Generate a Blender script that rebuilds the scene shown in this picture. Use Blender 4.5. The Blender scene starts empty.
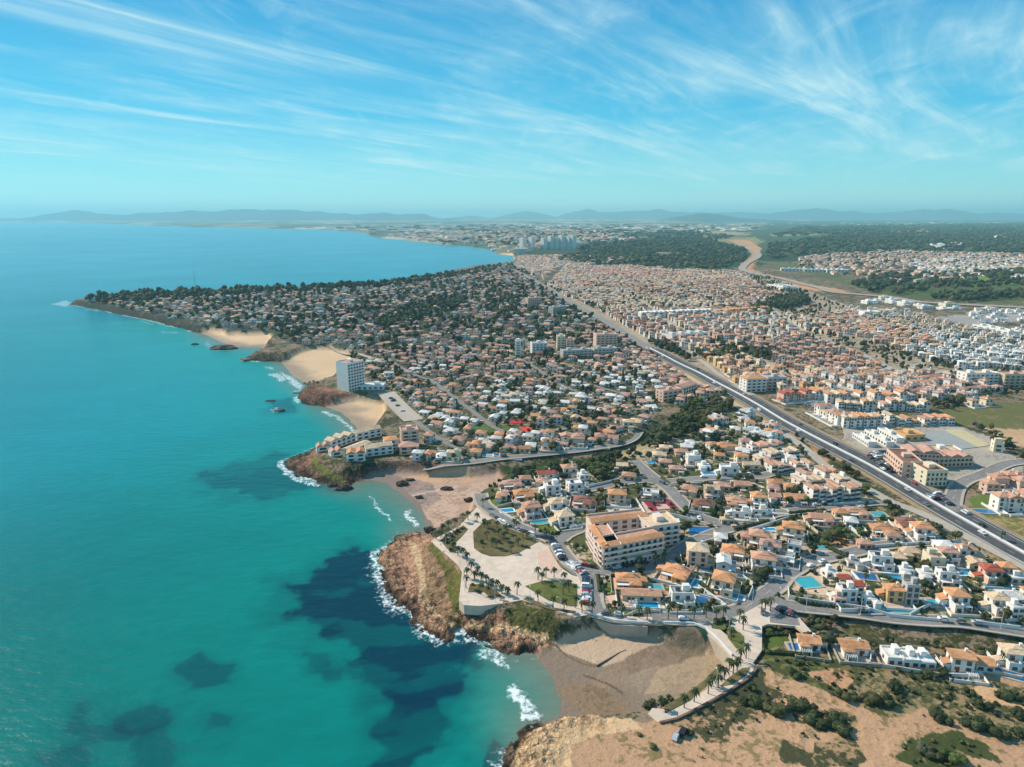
import bpy, bmesh, math, random
import numpy as np
from mathutils import Vector, Matrix
random.seed(11)
RNG = np.random.RandomState(7)
scene = bpy.context.scene
COL = scene.collection
F = 682.7; CX, CY = 512.0, 383.5; H = 170.0; PITCH = math.radians(13.8)
CP, SP = math.cos(PITCH), math.sin(PITCH)

def at(px, py, z=8.0):
    """ground point seen at a place of the survey photograph, for a known height"""
    u = (px-CX)/F; v = (CY-py)/F
    dy = CP + v*SP; dz = -SP + v*CP
    if dz > -0.0012: dz = -0.0012
    t = (z-H)/dz
    return (u*t, dy*t)

def lin(c):
    c = c/255.0
    return c/12.92 if c <= 0.04045 else ((c+0.055)/1.055)**2.4
def A(r, g, b, k=.92): return (min(.9, lin(r)*k), min(.9, lin(g)*k), min(.9, lin(b)*k))

# ------------------------------------------------------------------ numpy helpers
def hash2(ix, iy, seed):
    h = (ix.astype(np.int64)*374761393 + iy.astype(np.int64)*668265263 + seed*982451653) & 0x7fffffff
    h = ((h ^ (h >> 13))*1274126177) & 0x7fffffff
    return ((h ^ (h >> 16)) & 0xffff)/65535.0
def vnoise(x, y, s, seed=0):
    x = x/s; y = y/s
    ix = np.floor(x); iy = np.floor(y); fx = x-ix; fy = y-iy
    fx = fx*fx*(3-2*fx); fy = fy*fy*(3-2*fy)
    a = hash2(ix, iy, seed); b = hash2(ix+1, iy, seed); c = hash2(ix, iy+1, seed); d = hash2(ix+1, iy+1, seed)
    return (a*(1-fx)+b*fx)*(1-fy)+(c*(1-fx)+d*fx)*fy
def fbm(x, y, s, seed=0, o=3):
    r = 0; a = .5; n = 0
    for i in range(o):
        r = r + a*vnoise(x, y, s, seed+i*17); n += a; a *= .5; s *= .47
    return r/n
def sstep(a, b, x):
    t = np.clip((x-a)/(b-a), 0, 1); return t*t*(3-2*t)
def inpoly(X, Y, P):
    P = np.asarray(P); res = np.zeros(X.shape, bool)
    m = (X >= P[:, 0].min()) & (X <= P[:, 0].max()) & (Y >= P[:, 1].min()) & (Y <= P[:, 1].max())
    if not m.any(): return res
    x = X[m]; y = Y[m]; r = np.zeros(x.shape, bool); n = len(P)
    for i in range(n):
        x1, y1 = P[i]; x2, y2 = P[(i+1) % n]
        if y1 == y2: continue
        c = ((y1 > y) != (y2 > y)) & (x < (x2-x1)*(y-y1)/(y2-y1)+x1)
        r ^= c
    res[m] = r
    return res
def dline(X, Y, P, closed=False):
    P = np.asarray(P, float); d = np.full(X.shape, 1e18); n = len(P)
    for i in range(n if closed else n-1):
        x1, y1 = P[i]; x2, y2 = P[(i+1) % n]
        ax, ay = x2-x1, y2-y1; L = ax*ax+ay*ay
        if L < 1e-9: continue
        t = np.clip(((X-x1)*ax+(Y-y1)*ay)/L, 0, 1)
        d = np.minimum(d, (X-x1-t*ax)**2+(Y-y1-t*ay)**2)
    return np.sqrt(d)
def sd(X, Y, P, pad=60):
    """signed distance to a polygon, positive inside, exact within pad"""
    P = np.asarray(P); r = np.full(X.shape, -1e4)
    m = (X > P[:, 0].min()-pad) & (X < P[:, 0].max()+pad) & (Y > P[:, 1].min()-pad) & (Y < P[:, 1].max()+pad)
    if m.any():
        x, y = X[m], Y[m]
        d = dline(x, y, P, True); r[m] = np.where(inpoly(x, y, P), d, -d)
    return r
def pp(pts, z=8.0): return [at(x, y, z) for x, y in pts]

# ------------------------------------------------------------------ coast line
coast_px = [(470,880),(500,775),(511,745),(519,733),(530,726),(545,720),(559,715),(560,704),(558,690),(545,668),(534,655),
 (526,653),(516,654),(503,650),(489,644),(476,638),(460,631),(452,638),(443,639),(427,635),(413,620),(407,610),(393,604),(385,587),(380,571),
 (376,561),(379,552),(390,542),(401,536),(415,533),(427,532),(427,522),(424,513),(415,505),(405,497),(395,490),(385,483),(371,480),(352,483),
 (351,487),(337,486),(323,483),(309,480),(296,475),(287,469),(285,462),(295,456),(309,451),(321,448),(332,443),(343,439),(356,435),(366,432),
 (358,429),(350,420),(342,413),(332,409),(323,406),(309,405.5),(300,402),(297,397),(300,391),(309,386.5),(303,382),(294,376),(287,369),(283,363),(280,361.7),
 (262,361.7),(242,360),(251,356),(259,353),(264,349),(261,347),(247,347.5),(234,346.7),(219,341),(209,336),(200,333),(194,332.3),(185,329.3),(168,325.6),
 (154,321.3),(135,317.4),(119,314.6),(99,309.5),(83,306.8),(68,304.4),(76,302),(100,298),(150,294),(250,290.5),(330,289),(379,285),(408,280),(432,277),
 (447,272.5),(475,267),(500,264.5),(514,262),(512,256),(498,254.5),(490,249.5),(467,246.3),(443,244.5),(408,240.7),(375,237.6),(363,232.8),(330,229.8),
 (250,227.7),(195,227),(60,222),(-500,220)]
COAST = [at(x, y, 0.0) for x, y in coast_px]
COAST = [(-60.0,-4000.0),(-45.0,60.0)] + COAST + [(-90000.0,30000.0),(-90000.0,120000.0),(120000.0,120000.0),(120000.0,-4000.0)]
COAST = np.array(COAST)

BEACH = [  # low sand, outlines at about 1.5 m above the sea
 [(533,655),(549,645),(556,643),(566,640),(600,633),(640,634),(660,642),(676,646),(700,650),(722,655),(738,667),(732,676),(716,690),(690,705),(668,714),(652,716),(645,719),(632,719),(600,723),(560,722),(545,724),(530,690)],
 [(352,484),(371,474),(395,472),(420,474),(440,476),(470,477),(497,474),(503,480),(492,492),(480,497),(474,502),(472,512),(466,519),(450,527),(436,531),(425,536),(405,505)],
 [(322,407),(340,402),(356,401),(372,403),(384,405),(386,412),(380,420),(374,428),(368,433),(355,434),(340,420)],
 [(281,362),(290,357),(300,353),(312,349.5),(330,350),(343,353),(352,358),(345,366),(337,374),(330,381),(318,385),(308,388),(295,384)],
 [(198,333),(208,330),(222,331.5),(226,335),(250,335.5),(268,334.5),(272,338),(266,345),(262,349),(240,350),(205,340)],
 [(512,262.5),(516,258),(512,254),(498,253.5),(505,257),(502,261)],
]
BEACH_W = [pp(p, 1.5) for p in BEACH]
# gently shelving rock shelf of the near headland
SHELF_W = pp([(376,560),(395,536),(425,531),(441,548),(456,575),(462,608),(500,622),(545,632),(552,645),(520,658),(470,645),(440,642),(405,615)], 3)
SHELF2_W = pp([(284,466),(300,452),(318,449),(312,456),(318,466),(345,478),(352,490),(320,487),(300,480)], 2)
RAVINE = [pp([(470,478),(500,474),(530,468),(560,464),(590,461),(615,458),(640,445),(660,430),(690,418),(715,405)], 4),
          pp([(735,655),(760,632),(800,630),(850,632),(900,637),(960,645),(1024,655),(1090,668)], 4)]

def height(X, Y, d=None):
    X = np.asarray(X, float); Y = np.asarray(Y, float)
    if d is None: d = coastd(X, Y)
    sh = np.maximum(sstep(-8, 6, sd(X, Y, SHELF_W)), sstep(-6, 4, sd(X, Y, SHELF2_W)))
    far = sstep(1500, 6000, np.hypot(X, Y))
    steep = 8*sstep(-1, 13+60*far, d)
    shelf = 2.4*sstep(-.5, 5, d)+5.6*sstep(13, 33, d)
    h = steep*(1-sh)+shelf*sh
    h = h + (fbm(X, Y, 120, 3, 2)-.5)*2.4*sstep(20, 90, d)*sstep(430, 620, Y)
    h = h + 14*sstep(1500, 4500, Y-.2*X)*sstep(50, 900, d)
    b = np.zeros_like(h)
    for P in BEACH_W: b = np.maximum(b, sstep(-5, 2.5, sd(X, Y, P)))
    hb = np.clip(.045*d, -3, 1.7)
    h = h*(1-b)+hb*b
    for R in RAVINE:
        R = np.array(R); m = (X > R[:, 0].min()-40) & (X < R[:, 0].max()+40) & (Y > R[:, 1].min()-40) & (Y < R[:, 1].max()+40)
        if m.any():
            dd = dline(X[m], Y[m], R); h[m] -= 3.5*np.exp(-(dd/9)**2)*(1-b[m])
    h = np.where(d < -2, -2.5, h)
    return h
def coastd(X, Y):
    X = np.asarray(X, float); Y = np.asarray(Y, float)
    wob = sstep(900, 0, np.hypot(X, Y-500))
    Xw = X+(fbm(X, Y, 9, 41, 3)-.5)*5*wob; Yw = Y+(fbm(X, Y, 9, 57, 3)-.5)*5*wob
    d = dline(Xw, Yw, COAST, True); return np.where(inpoly(Xw, Yw, COAST), d, -d)
def gz(x, y): return float(height(np.array([x]), np.array([y]))[0])
def gzs(pts):
    a = np.array(pts, float); return height(a[:, 0], a[:, 1])
def atg(px, py):
    """point of the built ground seen at a place of the survey photograph"""
    z = 7.0
    for _ in range(5): x, y = at(px, py, z); z = .5*z+.5*max(gz(x, y), 0)
    return (x, y, gz(x, y))
def atgs(pts):
    """many points at once"""
    a = np.array(pts, float); u = (a[:, 0]-CX)/F; v = (CY-a[:, 1])/F
    dy = CP+v*SP; dz = np.minimum(-SP+v*CP, -.0012); z = np.full(len(a), 7.0)
    for _ in range(5):
        t = (z-H)/dz; X = u*t; Y = dy*t; z = .5*z+.5*np.maximum(height(X, Y), 0)
    return np.stack([X, Y, height(X, Y)], 1)
def proj(x, y, z):
    """where a point of the world lies in the survey photograph"""
    f = y*CP-(z-H)*SP; up = y*SP+(z-H)*CP
    f = np.maximum(f, 1e-3) if isinstance(f, np.ndarray) else max(f, 1e-3)
    return CX+F*x/f, CY-F*up/f

# ------------------------------------------------------------------ material helpers
def new_mat(name):
    m = bpy.data.materials.new(name); m.use_nodes = True
    nt = m.node_tree; b = nt.nodes['Principled BSDF']
    return m, nt, b
class NT:
    def __init__(s, nt): s.nt = nt
    def n(s, t, **k):
        x = s.nt.nodes.new(t)
        for a, v in k.items():
            if a == 'inp':
                for i, w in v.items(): x.inputs[i].default_value = w
            else: setattr(x, a, v)
        return x
    def l(s, a, b): s.nt.links.new(a, b)
    def math(s, op, a, b=None, c=None, clamp=False):
        x = s.n('ShaderNodeMath', operation=op); x.use_clamp = clamp
        for i, v in enumerate((a, b, c)):
            if v is None: continue
            if isinstance(v, (int, float)): x.inputs[i].default_value = v
            else: s.l(v, x.inputs[i])
        return x.outputs[0]
    def mix(s, fac, a, b, bt='MIX'):
        x = s.n('ShaderNodeMix', data_type='RGBA', blend_type=bt)
        for i, v in ((0, fac), (6, a), (7, b)):
            if isinstance(v, (int, float)): x.inputs[i].default_value = v
            elif isinstance(v, tuple): x.inputs[i].default_value = v if len(v) == 4 else v+(1,)
            else: s.l(v, x.inputs[i])
        return x.outputs[2]
    def noise(s, vec, scale, detail=3, rough=.55, dist=0.0):
        x = s.n('ShaderNodeTexNoise', inp={'Scale': scale, 'Detail': detail, 'Roughness': rough, 'Distortion': dist})
        if vec is not None: s.l(vec, x.inputs['Vector'])
        return x.outputs['Fac']
    def ramp(s, v, a, b, c=0.0, d=1.0):
        x = s.n('ShaderNodeMapRange', interpolation_type='SMOOTHSTEP', inp={1: a, 2: b, 3: c, 4: d})
        s.l(v, x.inputs[0]); return x.outputs[0]
MATS = {}
def mat(name, col, rough=.8, var=.18, scale=.6, spec=.3, objcol=False, metal=0.0, bump=0.0, isl=0.0, vc=False):
    """plain weathered surface: colour broken up by two sizes of noise; objcol: multiplied by the object's own colour"""
    if name in MATS: return MATS[name]
    m, nt, b = new_mat(name); N = NT(nt)
    geo = N.n('ShaderNodeNewGeometry'); pos = geo.outputs['Position']
    n1 = N.noise(pos, scale, 4, .6); n2 = N.noise(pos, scale*.13, 2)
    f = N.math('ADD', N.math('MULTIPLY', n1, .6), N.math('MULTIPLY', n2, .4))
    v = N.ramp(f, .25, .75, 1-var, 1+var)
    src = None
    if objcol: src = N.n('ShaderNodeObjectInfo').outputs['Color']
    if vc:
        a = N.n('ShaderNodeAttribute', attribute_name='tint'); src = a.outputs['Color']
    base = N.mix(1.0, col+(1,) if len(col) == 3 else col, src, 'MULTIPLY') if src is not None else (col+(1,))
    if isl:
        r = N.ramp(geo.outputs['Random Per Island'], 0, 1, 1-isl, 1+isl)
        v = N.math('MULTIPLY', v, r)
    hsv = N.n('ShaderNodeHueSaturation')
    if isinstance(base, tuple): hsv.inputs['Color'].default_value = base
    else: N.l(base, hsv.inputs['Color'])
    N.l(v, hsv.inputs['Value'])
    N.l(hsv.outputs[0], b.inputs['Base Color'])
    b.inputs['Roughness'].default_value = rough
    b.inputs['Specular IOR Level'].default_value = spec
    b.inputs['Metallic'].default_value = metal
    if bump:
        bp = N.n('ShaderNodeBump', inp={'Strength': bump, 'Distance': .3}); N.l(n1, bp.inputs['Height']); N.l(bp.outputs[0], b.inputs['Normal'])
    MATS[name] = m
    return m

# ------------------------------------------------------------------ mesh helpers
def link(o, parent=None):
    COL.objects.link(o)
    if parent is not None: o.parent = parent
    return o
def tag(o, label=None, cat=None, group=None, kind=None):
    if label: o['label'] = label
    if cat: o['category'] = cat
    if group: o['group'] = group
    if kind: o['kind'] = kind
    return o
def empty(name, loc, rz=0.0):
    o = bpy.data.objects.new(name, None); o.empty_display_size = 1
    o.location = loc; o.rotation_euler = (0, 0, rz); COL.objects.link(o); return o
class MB:
    def __init__(s): s.v = []; s.f = []; s.m = []; s.c = []
    def add(s, vs, fs, mi=0, tint=None):
        k = len(s.v); s.v += [tuple(p) for p in vs]; s.f += [tuple(i+k for i in q) for q in fs]; s.m += [mi]*len(fs)
        s.c += [tint or (1, 1, 1)]*len(vs); return s
    def box(s, x0, x1, y0, y1, z0, z1, mi=0, bottom=False, tint=None):
        vs = [(x0,y0,z0),(x1,y0,z0),(x1,y1,z0),(x0,y1,z0),(x0,y0,z1),(x1,y0,z1),(x1,y1,z1),(x0,y1,z1)]
        fs = [(0,1,5,4),(1,2,6,5),(2,3,7,6),(3,0,4,7),(4,5,6,7)]
        if bottom: fs.append((3,2,1,0))
        return s.add(vs, fs, mi, tint)
    def prism(s, poly, z0, z1, mi=0, bottom=False, tint=None):
        n = len(poly); a = sum(poly[i][0]*poly[(i+1) % n][1]-poly[(i+1) % n][0]*poly[i][1] for i in range(n))
        if a < 0: poly = poly[::-1]
        vs = [(x, y, z0) for x, y in poly]+[(x, y, z1) for x, y in poly]
        fs = [(i, (i+1) % n, n+(i+1) % n, n+i) for i in range(n)]+[tuple(range(n, 2*n))]
        if bottom: fs.append(tuple(range(n-1, -1, -1)))
        return s.add(vs, fs, mi, tint)
    def hip(s, x0, x1, y0, y1, z, h, ov=.5, mi=0, tint=None, gable=False, th=.25):
        x0 -= ov; x1 += ov; y0 -= ov; y1 += ov; w = x1-x0; d = y1-y0
        vs = [(x0,y0,z),(x1,y0,z),(x1,y1,z),(x0,y1,z),(x0,y0,z+th),(x1,y0,z+th),(x1,y1,z+th),(x0,y1,z+th)]
        zt = z+th+h
        if w >= d:
            e = 0 if gable else min(d/2, w/2-.01)
            vs += [(x0+e,(y0+y1)/2,zt),(x1-e,(y0+y1)/2,zt)]
            top = [(4,5,9,8),(5,6,9),(6,7,8,9),(7,4,8)]
        else:
            e = 0 if gable else min(w/2, d/2-.01)
            vs += [((x0+x1)/2,y0+e,zt),((x0+x1)/2,y1-e,zt)]
            top = [(4,5,8),(5,6,9,8),(6,7,9),(7,4,8,9)]
        return s.add(vs, [(0,1,5,4),(1,2,6,5),(2,3,7,6),(3,0,4,7),(3,2,1,0)]+top, mi, tint)
    def tube(s, p0, p1, r0, r1, n=8, mi=0, cap=True, tint=None):
        p0 = Vector(p0); p1 = Vector(p1); d = (p1-p0).normalized()
        a = d.orthogonal().normalized(); b = d.cross(a)
        vs = []
        for p, r in ((p0, r0), (p1, r1)):
            for i in range(n):
                t = 2*math.pi*i/n; vs.append(p+a*math.cos(t)*r+b*math.sin(t)*r)
        fs = [(i, (i+1) % n, n+(i+1) % n, n+i) for i in range(n)]
        if cap: fs += [tuple(range(n, 2*n)), tuple(range(n-1, -1, -1))]
        return s.add(vs, fs, mi, tint)
    def xf(s, M):
        s.v = [tuple(M @ Vector(p)) for p in s.v]; return s
    def mesh(s, name, mats, smooth=False, tint=False):
        me = bpy.data.meshes.new(name); me.from_pydata(s.v, [], s.f)
        for m in (mats if isinstance(mats, (list, tuple)) else [mats]): me.materials.append(m)
        if any(s.m): me.polygons.foreach_set('material_index', s.m)
        if smooth: me.polygons.foreach_set('use_smooth', [True]*len(s.f))
        if tint:
            a = me.color_attributes.new('tint', 'FLOAT_COLOR', 'POINT')
            a.data.foreach_set('color', np.concatenate([np.array(s.c, np.float32), np.ones((len(s.c), 1), np.float32)], 1).ravel())
        me.update(); return me
    def obj(s, name, mats, parent=None, smooth=False, tint=False):
        return link(bpy.data.objects.new(name, s.mesh(name, mats, smooth, tint)), parent)
def np_mesh(name, V, Fq, mats, attrs=None, smooth=False, mi=None):
    """mesh from numpy arrays (V n*3, F m*k with equal k)"""
    me = bpy.data.meshes.new(name); n = len(V); m, k = Fq.shape
    me.vertices.add(n); me.vertices.foreach_set('co', np.ascontiguousarray(V, np.float32).ravel())
    me.loops.add(m*k); me.loops.foreach_set('vertex_index', np.ascontiguousarray(Fq, np.int32).ravel())
    me.polygons.add(m); me.polygons.foreach_set('loop_start', np.arange(0, m*k, k, dtype=np.int32))
    me.polygons.foreach_set('loop_total', np.full(m, k, np.int32))
    for q in (mats if isinstance(mats, (list, tuple)) else [mats]): me.materials.append(q)
    if mi is not None: me.polygons.foreach_set('material_index', np.ascontiguousarray(mi, np.int32))
    me.polygons.foreach_set('use_smooth', np.full(m, smooth, bool))
    me.update(calc_edges=True)
    for an, (ty, arr) in (attrs or {}).items():
        if ty == 'C':
            a = me.color_attributes.new(an, 'FLOAT_COLOR', 'POINT')
            a.data.foreach_set('color', np.concatenate([arr, np.ones((n, 1))], 1).astype(np.float32).ravel())
        else:
            a = me.attributes.new(an, 'FLOAT', 'POINT'); a.data.foreach_set('value', arr.astype(np.float32))
    me.validate(); return me
# ------------------------------------------------------------------ camera, sun, sky, haze
cam = bpy.data.cameras.new('camera'); camo = bpy.data.objects.new('camera', cam); COL.objects.link(camo)
cam.sensor_width = 36.0; cam.lens = 36.0*F/1024.0; cam.clip_start = 1.0; cam.clip_end = 300000.0
camo.location = (0, 0, H); camo.rotation_euler = (math.pi/2-PITCH, 0, 0); scene.camera = camo

SUN_AZ, SUN_EL = math.radians(-60), math.radians(39)      # to the left of the view
sdv = Vector((math.sin(SUN_AZ)*math.cos(SUN_EL), math.cos(SUN_AZ)*math.cos(SUN_EL), math.sin(SUN_EL)))
sun = bpy.data.lights.new('sun', 'SUN'); sun.energy = 5.0; sun.angle = math.radians(.5); sun.color = (1.0, .90, .76)
suno = bpy.data.objects.new('sun', sun); COL.objects.link(suno); suno.rotation_euler = sdv.to_track_quat('Z', 'Y').to_euler()

world = bpy.data.worlds.new('World'); scene.world = world; world.use_nodes = True
def build_world():
    nt = world.node_tree; N = NT(nt); bg = nt.nodes['Background']
    sky = N.n('ShaderNodeTexSky', sky_type='NISHITA', sun_disc=False, sun_elevation=SUN_EL, sun_rotation=SUN_AZ, altitude=170, air_density=1.0, dust_density=.1, ozone_density=1.5)
    tc = N.n('ShaderNodeTexCoord'); sep = N.n('ShaderNodeSeparateXYZ'); N.l(tc.outputs['Generated'], sep.inputs[0])
    z = N.math('MAXIMUM', sep.outputs[2], .0)
    tint = N.mix(1.0, sky.outputs[0], (.42, 1.16, 1.28), 'MULTIPLY')
    cr = N.n('ShaderNodeValToRGB'); N.l(z, cr.inputs[0]); el = cr.color_ramp.elements
    el[1].position = .7; el[1].color = (.015, .19, .48, 1); el[0].position = 0; el[0].color = (.66, .95, .92, 1)
    for p, c_ in ((.04, (.36, .80, .85)), (.13, (.070, .52, .80)), (.27, (.022, .33, .66))):
        e = el.new(p); e.color = c_+(1,)
    grad = N.mix(1.0, cr.outputs[0], (9.6, 9.6, 9.6), 'MULTIPLY')
    tint = N.mix(.80, tint, grad)
    # cirrus on a flat layer far overhead
    zz = N.math('ADD', z, .06)
    px = N.math('DIVIDE', sep.outputs[0], zz); py = N.math('DIVIDE', sep.outputs[1], zz)
    cmb = N.n('ShaderNodeCombineXYZ'); N.l(px, cmb.inputs[0]); N.l(py, cmb.inputs[1])
    def layer(rot, sc, scale, lo, hi, det=6, off=(0, 0, 0), dist=.6):
        m0 = N.n('ShaderNodeMapping'); m0.inputs['Rotation'].default_value = (0, 0, math.radians(rot)); N.l(cmb.outputs[0], m0.inputs[0])
        mp = N.n('ShaderNodeMapping'); mp.inputs['Scale'].default_value = sc; mp.inputs['Location'].default_value = off; N.l(m0.outputs[0], mp.inputs[0])
        return N.ramp(N.noise(mp.outputs[0], scale, det, .62, dist), lo, hi)
    streak = layer(-52, (.20, 1.0, 1), 1.5, .42, .80, 8, (-2.0, 1.0, 0), .8)
    mask = layer(-40, (.5, 1, 1), .42, .30, .54, 3, (1.3, 5.2, 0))
    veil = layer(-70, (.45, .8, 1), .9, .44, .80, 8, (7, 2, 0), 1.4)
    fine = layer(-52, (.14, 1.0, 1), 6.0, .30, .70, 6, (0, 9, 0), .8)
    whisp = layer(-85, (.35, 1.0, 1), 2.4, .50, .86, 8, (2, 4, 0), 1.6)
    c1 = N.math('MULTIPLY', N.math('MULTIPLY', streak, mask), N.math('ADD', N.math('MULTIPLY', fine, .5), .6))
    c = N.math('ADD', N.math('MULTIPLY', c1, .88), N.math('MULTIPLY', N.math('MULTIPLY', veil, N.math('ADD', N.math('MULTIPLY', fine, .5), .6)), .34))
    c = N.math('ADD', c, N.math('MULTIPLY', whisp, .30), clamp=True)
    c = N.math('MULTIPLY', c, N.ramp(z, .005, .085))
    col = N.mix(c, tint, (6.6, 8.9, 9.1))
    N.l(col, bg.inputs['Color']); bg.inputs['Strength'].default_value = .105
build_world()
scene.view_settings.view_transform = 'Standard'; scene.view_settings.look = 'None'
scene.view_settings.exposure = 0.04; scene.view_settings.gamma = 1.0
scene.cycles.volume_bounces = 2; scene.cycles.max_bounces = 5; scene.cycles.diffuse_bounces = 2; scene.cycles.glossy_bounces = 2
scene.cycles.use_denoising = True

def build_haze():
    m = bpy.data.materials.new('haze_air'); m.use_nodes = True; nt = m.node_tree; nt.nodes.remove(nt.nodes['Principled BSDF'])
    v = nt.nodes.new('ShaderNodeVolumePrincipled'); v.inputs['Color'].default_value = (.44, .84, .93, 1); v.inputs['Density'].default_value = 5.2e-5
    v.inputs['Anisotropy'].default_value = 0.1
    nt.links.new(v.outputs[0], nt.nodes['Material Output'].inputs['Volume'])
    b = MB(); b.box(-110000, 140000, -5000, 140000, -6, 620, bottom=True)
    o = b.obj('haze', m); tag(o, kind='stuff')
build_haze()

# ------------------------------------------------------------------ ground grid: rings round the survey point, finer where nearer
def ring_grid():
    az = np.concatenate([np.linspace(-80, -46, 30, endpoint=False), np.arange(-46, 46, .105), np.linspace(46, 80, 31)])
    ys = np.concatenate([np.linspace(1500, 880, 24, endpoint=False), np.arange(880, 300, -1.1), np.arange(300, 226, -.55), np.arange(226, 216.6, -.25)])
    dep = PITCH+np.arctan((ys-CY)/F); r = H/np.tan(np.maximum(dep, .0013))
    r = np.concatenate([r, [130000., 135000]]) if r[-1] < 128000 else r
    r = np.minimum(r, 134000)
    r = np.unique(np.round(r, 3))
    a = np.radians(az); R, AZ = np.meshgrid(r, a, indexing='ij')
    return R*np.sin(AZ), R*np.cos(AZ), len(r), len(a)
GX, GY, NR, NA = ring_grid()
GD = coastd(GX, GY)
def S(*c): return np.array(A(*c))

# natural and built zones of the ground: (outline, height, colour 1, colour 2, share of colour 2, ragged edge in metres)
Z = []
def zone(pts, c1, c2=None, w=.5, rag=2.0, z=8.0, world=False): Z.append((pts if world else pp(pts, z), S(*c1), S(*(c2 or c1)), w, rag))
def zline(pts, wid, c1, c2=None, w=.4, rag=1.0, z=8.0): Z.append(('L', pp(pts, z), wid, S(*c1), S(*(c2 or c1)), w, rag))
OCHRE = (208,160,124); ROCKD = (156,112,86); SCR = (104,98,64); SCRD = (72,72,46); DIRT = (200,142,100); DIRTL = (222,178,132); GRASS = (104,108,56); GRASS2 = (80,84,46)
# wooded peninsula and middle town
zone([(70,304),(100,295),(250,288),(330,284),(430,276),(500,264),(545,284),(600,318),(560,345),(480,345),(400,350),(350,352),(300,345),(268,333),(225,330),(195,331),(120,313)], (124,114,96), (58,66,48), .62, 6)
# broad green belts and far forest
zone([(590,262),(640,252),(700,244),(790,238),(1100,232),(1100,262),(1024,258),(900,256),(800,262),(700,272),(640,278)], (58,78,46), (44,64,40), .5, 60)
zone([(770,222),(900,219.8),(1200,219),(1200,258),(1024,257),(860,254),(760,256),(740,240)], (104,116,80), (52,72,48), .55, 60)
zone([(512,253),(560,246),(620,240),(700,238),(700,250),(640,262),(560,262),(520,262)], (60,80,56), (46,66,46), .5, 60)
zone([(886,230.5),(925,229),(955,233),(940,237),(892,235)], (196,160,110), (150,136,96), .4, 30)
zone([(985,236),(1060,231),(1060,238),(995,241)], (150,140,104), (80,96,60), .5, 30)
zone([(770,236),(860,233),(860,235),(775,238.5)], (150,146,104), (96,108,70), .4, 30)
zone([(690,243),(755,239),(765,244),(752,249),(700,247)], (150,140,96), (112,116,70), .4, 20)
zone([(726,242),(748,242),(762,250),(756,262),(752,270),(775,276),(820,286),(850,292),(850,295),(810,290),(760,280),(742,272),(742,264),(752,256),(744,247)], (206,152,110), (186,138,98), .4, 8)
zone([(755,262),(800,272),(850,286),(935,300),(1024,306),(1024,296),(930,292),(860,282),(820,268),(780,262)], (112,112,72), (88,92,52), .5, 10)
zone([(960,278),(1024,272),(1060,272),(1060,284),(1000,288),(940,286)], (118,138,64), (140,140,84), .4, 15)
zone([(850,284),(905,278),(960,280),(1060,286),(1060,300),(930,300),(880,294)], (96,104,60), (78,88,50), .5, 12)
zone([(920,318),(1060,308),(1060,316),(960,328),(935,328)], (176,168,160), (150,146,136), .4, 6)
# fields at the right
zone([(935,412),(965,404),(1040,402),(1060,428),(1024,431),(985,428),(950,424)], (112,112,64), (146,124,84), .4, 3)
zone([(980,428),(1060,430),(1060,446),(1024,447),(1000,441)], (206,168,128), (188,150,114), .4, 1.5)
zone([(885,370),(960,376),(1060,376),(1060,370),(960,368)], (150,132,96), (112,112,66), .5, 2)
zone([(620,368),(672,345),(695,350),(668,362)], (130,130,90), (98,108,58), .5, 3)
# gardens and paving between the houses
zone([(330,347),(400,350),(480,345),(540,345),(605,320),(660,352),(700,384),(655,402),(645,430),(614,444),(560,452),(500,457),(440,466),(422,464),(425,430),(390,392),(362,366)], (176,154,128), (78,80,52), .56, 2)
zone([(545,286),(640,264),(760,272),(860,310),(1060,335),(1060,372),(960,376),(1000,392),(960,404),(820,390),(700,384),(600,318)], (178,158,134), (92,90,64), .40, 3)
zone([(480,478),(560,468),(640,462),(700,436),(728,404),(800,440),(900,505),(960,540),(1040,585),(1040,634),(960,622),(870,614),(790,606),(735,612),(600,616),(590,575),(540,540),(490,515)], (196,174,148), (86,90,52), .56, 1.5)
# ravine shrub belt
zone([(466,474),(500,466),(540,461),(590,456),(630,449),(645,436),(660,428),(690,404),(725,396),(733,404),(716,420),(690,436),(664,448),(640,461),(606,470),(560,476),(520,482),(490,484)], (98,100,56), (58,66,34), .6, 3, 6)
zone([(640,449),(660,440),(690,438),(672,450),(650,458),(636,462)], (188,166,136), (150,136,100), .4, 2, 7)
zone([(612,452),(640,441),(650,446),(634,458),(616,461)], (170,150,112), (120,116,70), .4, 2, 7)
zone([(742,404),(765,414),(800,436),(850,470),(885,496),(900,506),(895,512),(860,492),(820,462),(790,438),(760,420)], (106,98,62), (64,70,38), .55, 2)
zone([(808,444),(822,448),(828,462),(818,462)], (196,142,98), (150,116,80), .4, 2)
zone([(905,500),(950,522),(1024,562),(1060,584),(1060,600),(1010,572),(960,538),(920,514)], (176,146,106), (110,104,60), .5, 2)
zone([(985,520),(1010,532),(1060,556),(1060,520),(1020,512),(990,514)], (170,144,98), (116,114,60), .5, 2)
zone([(968,498),(985,494),(1003,506),(1000,515),(985,516),(972,508)], (104,118,52), GRASS2, .4, 1)
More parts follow.
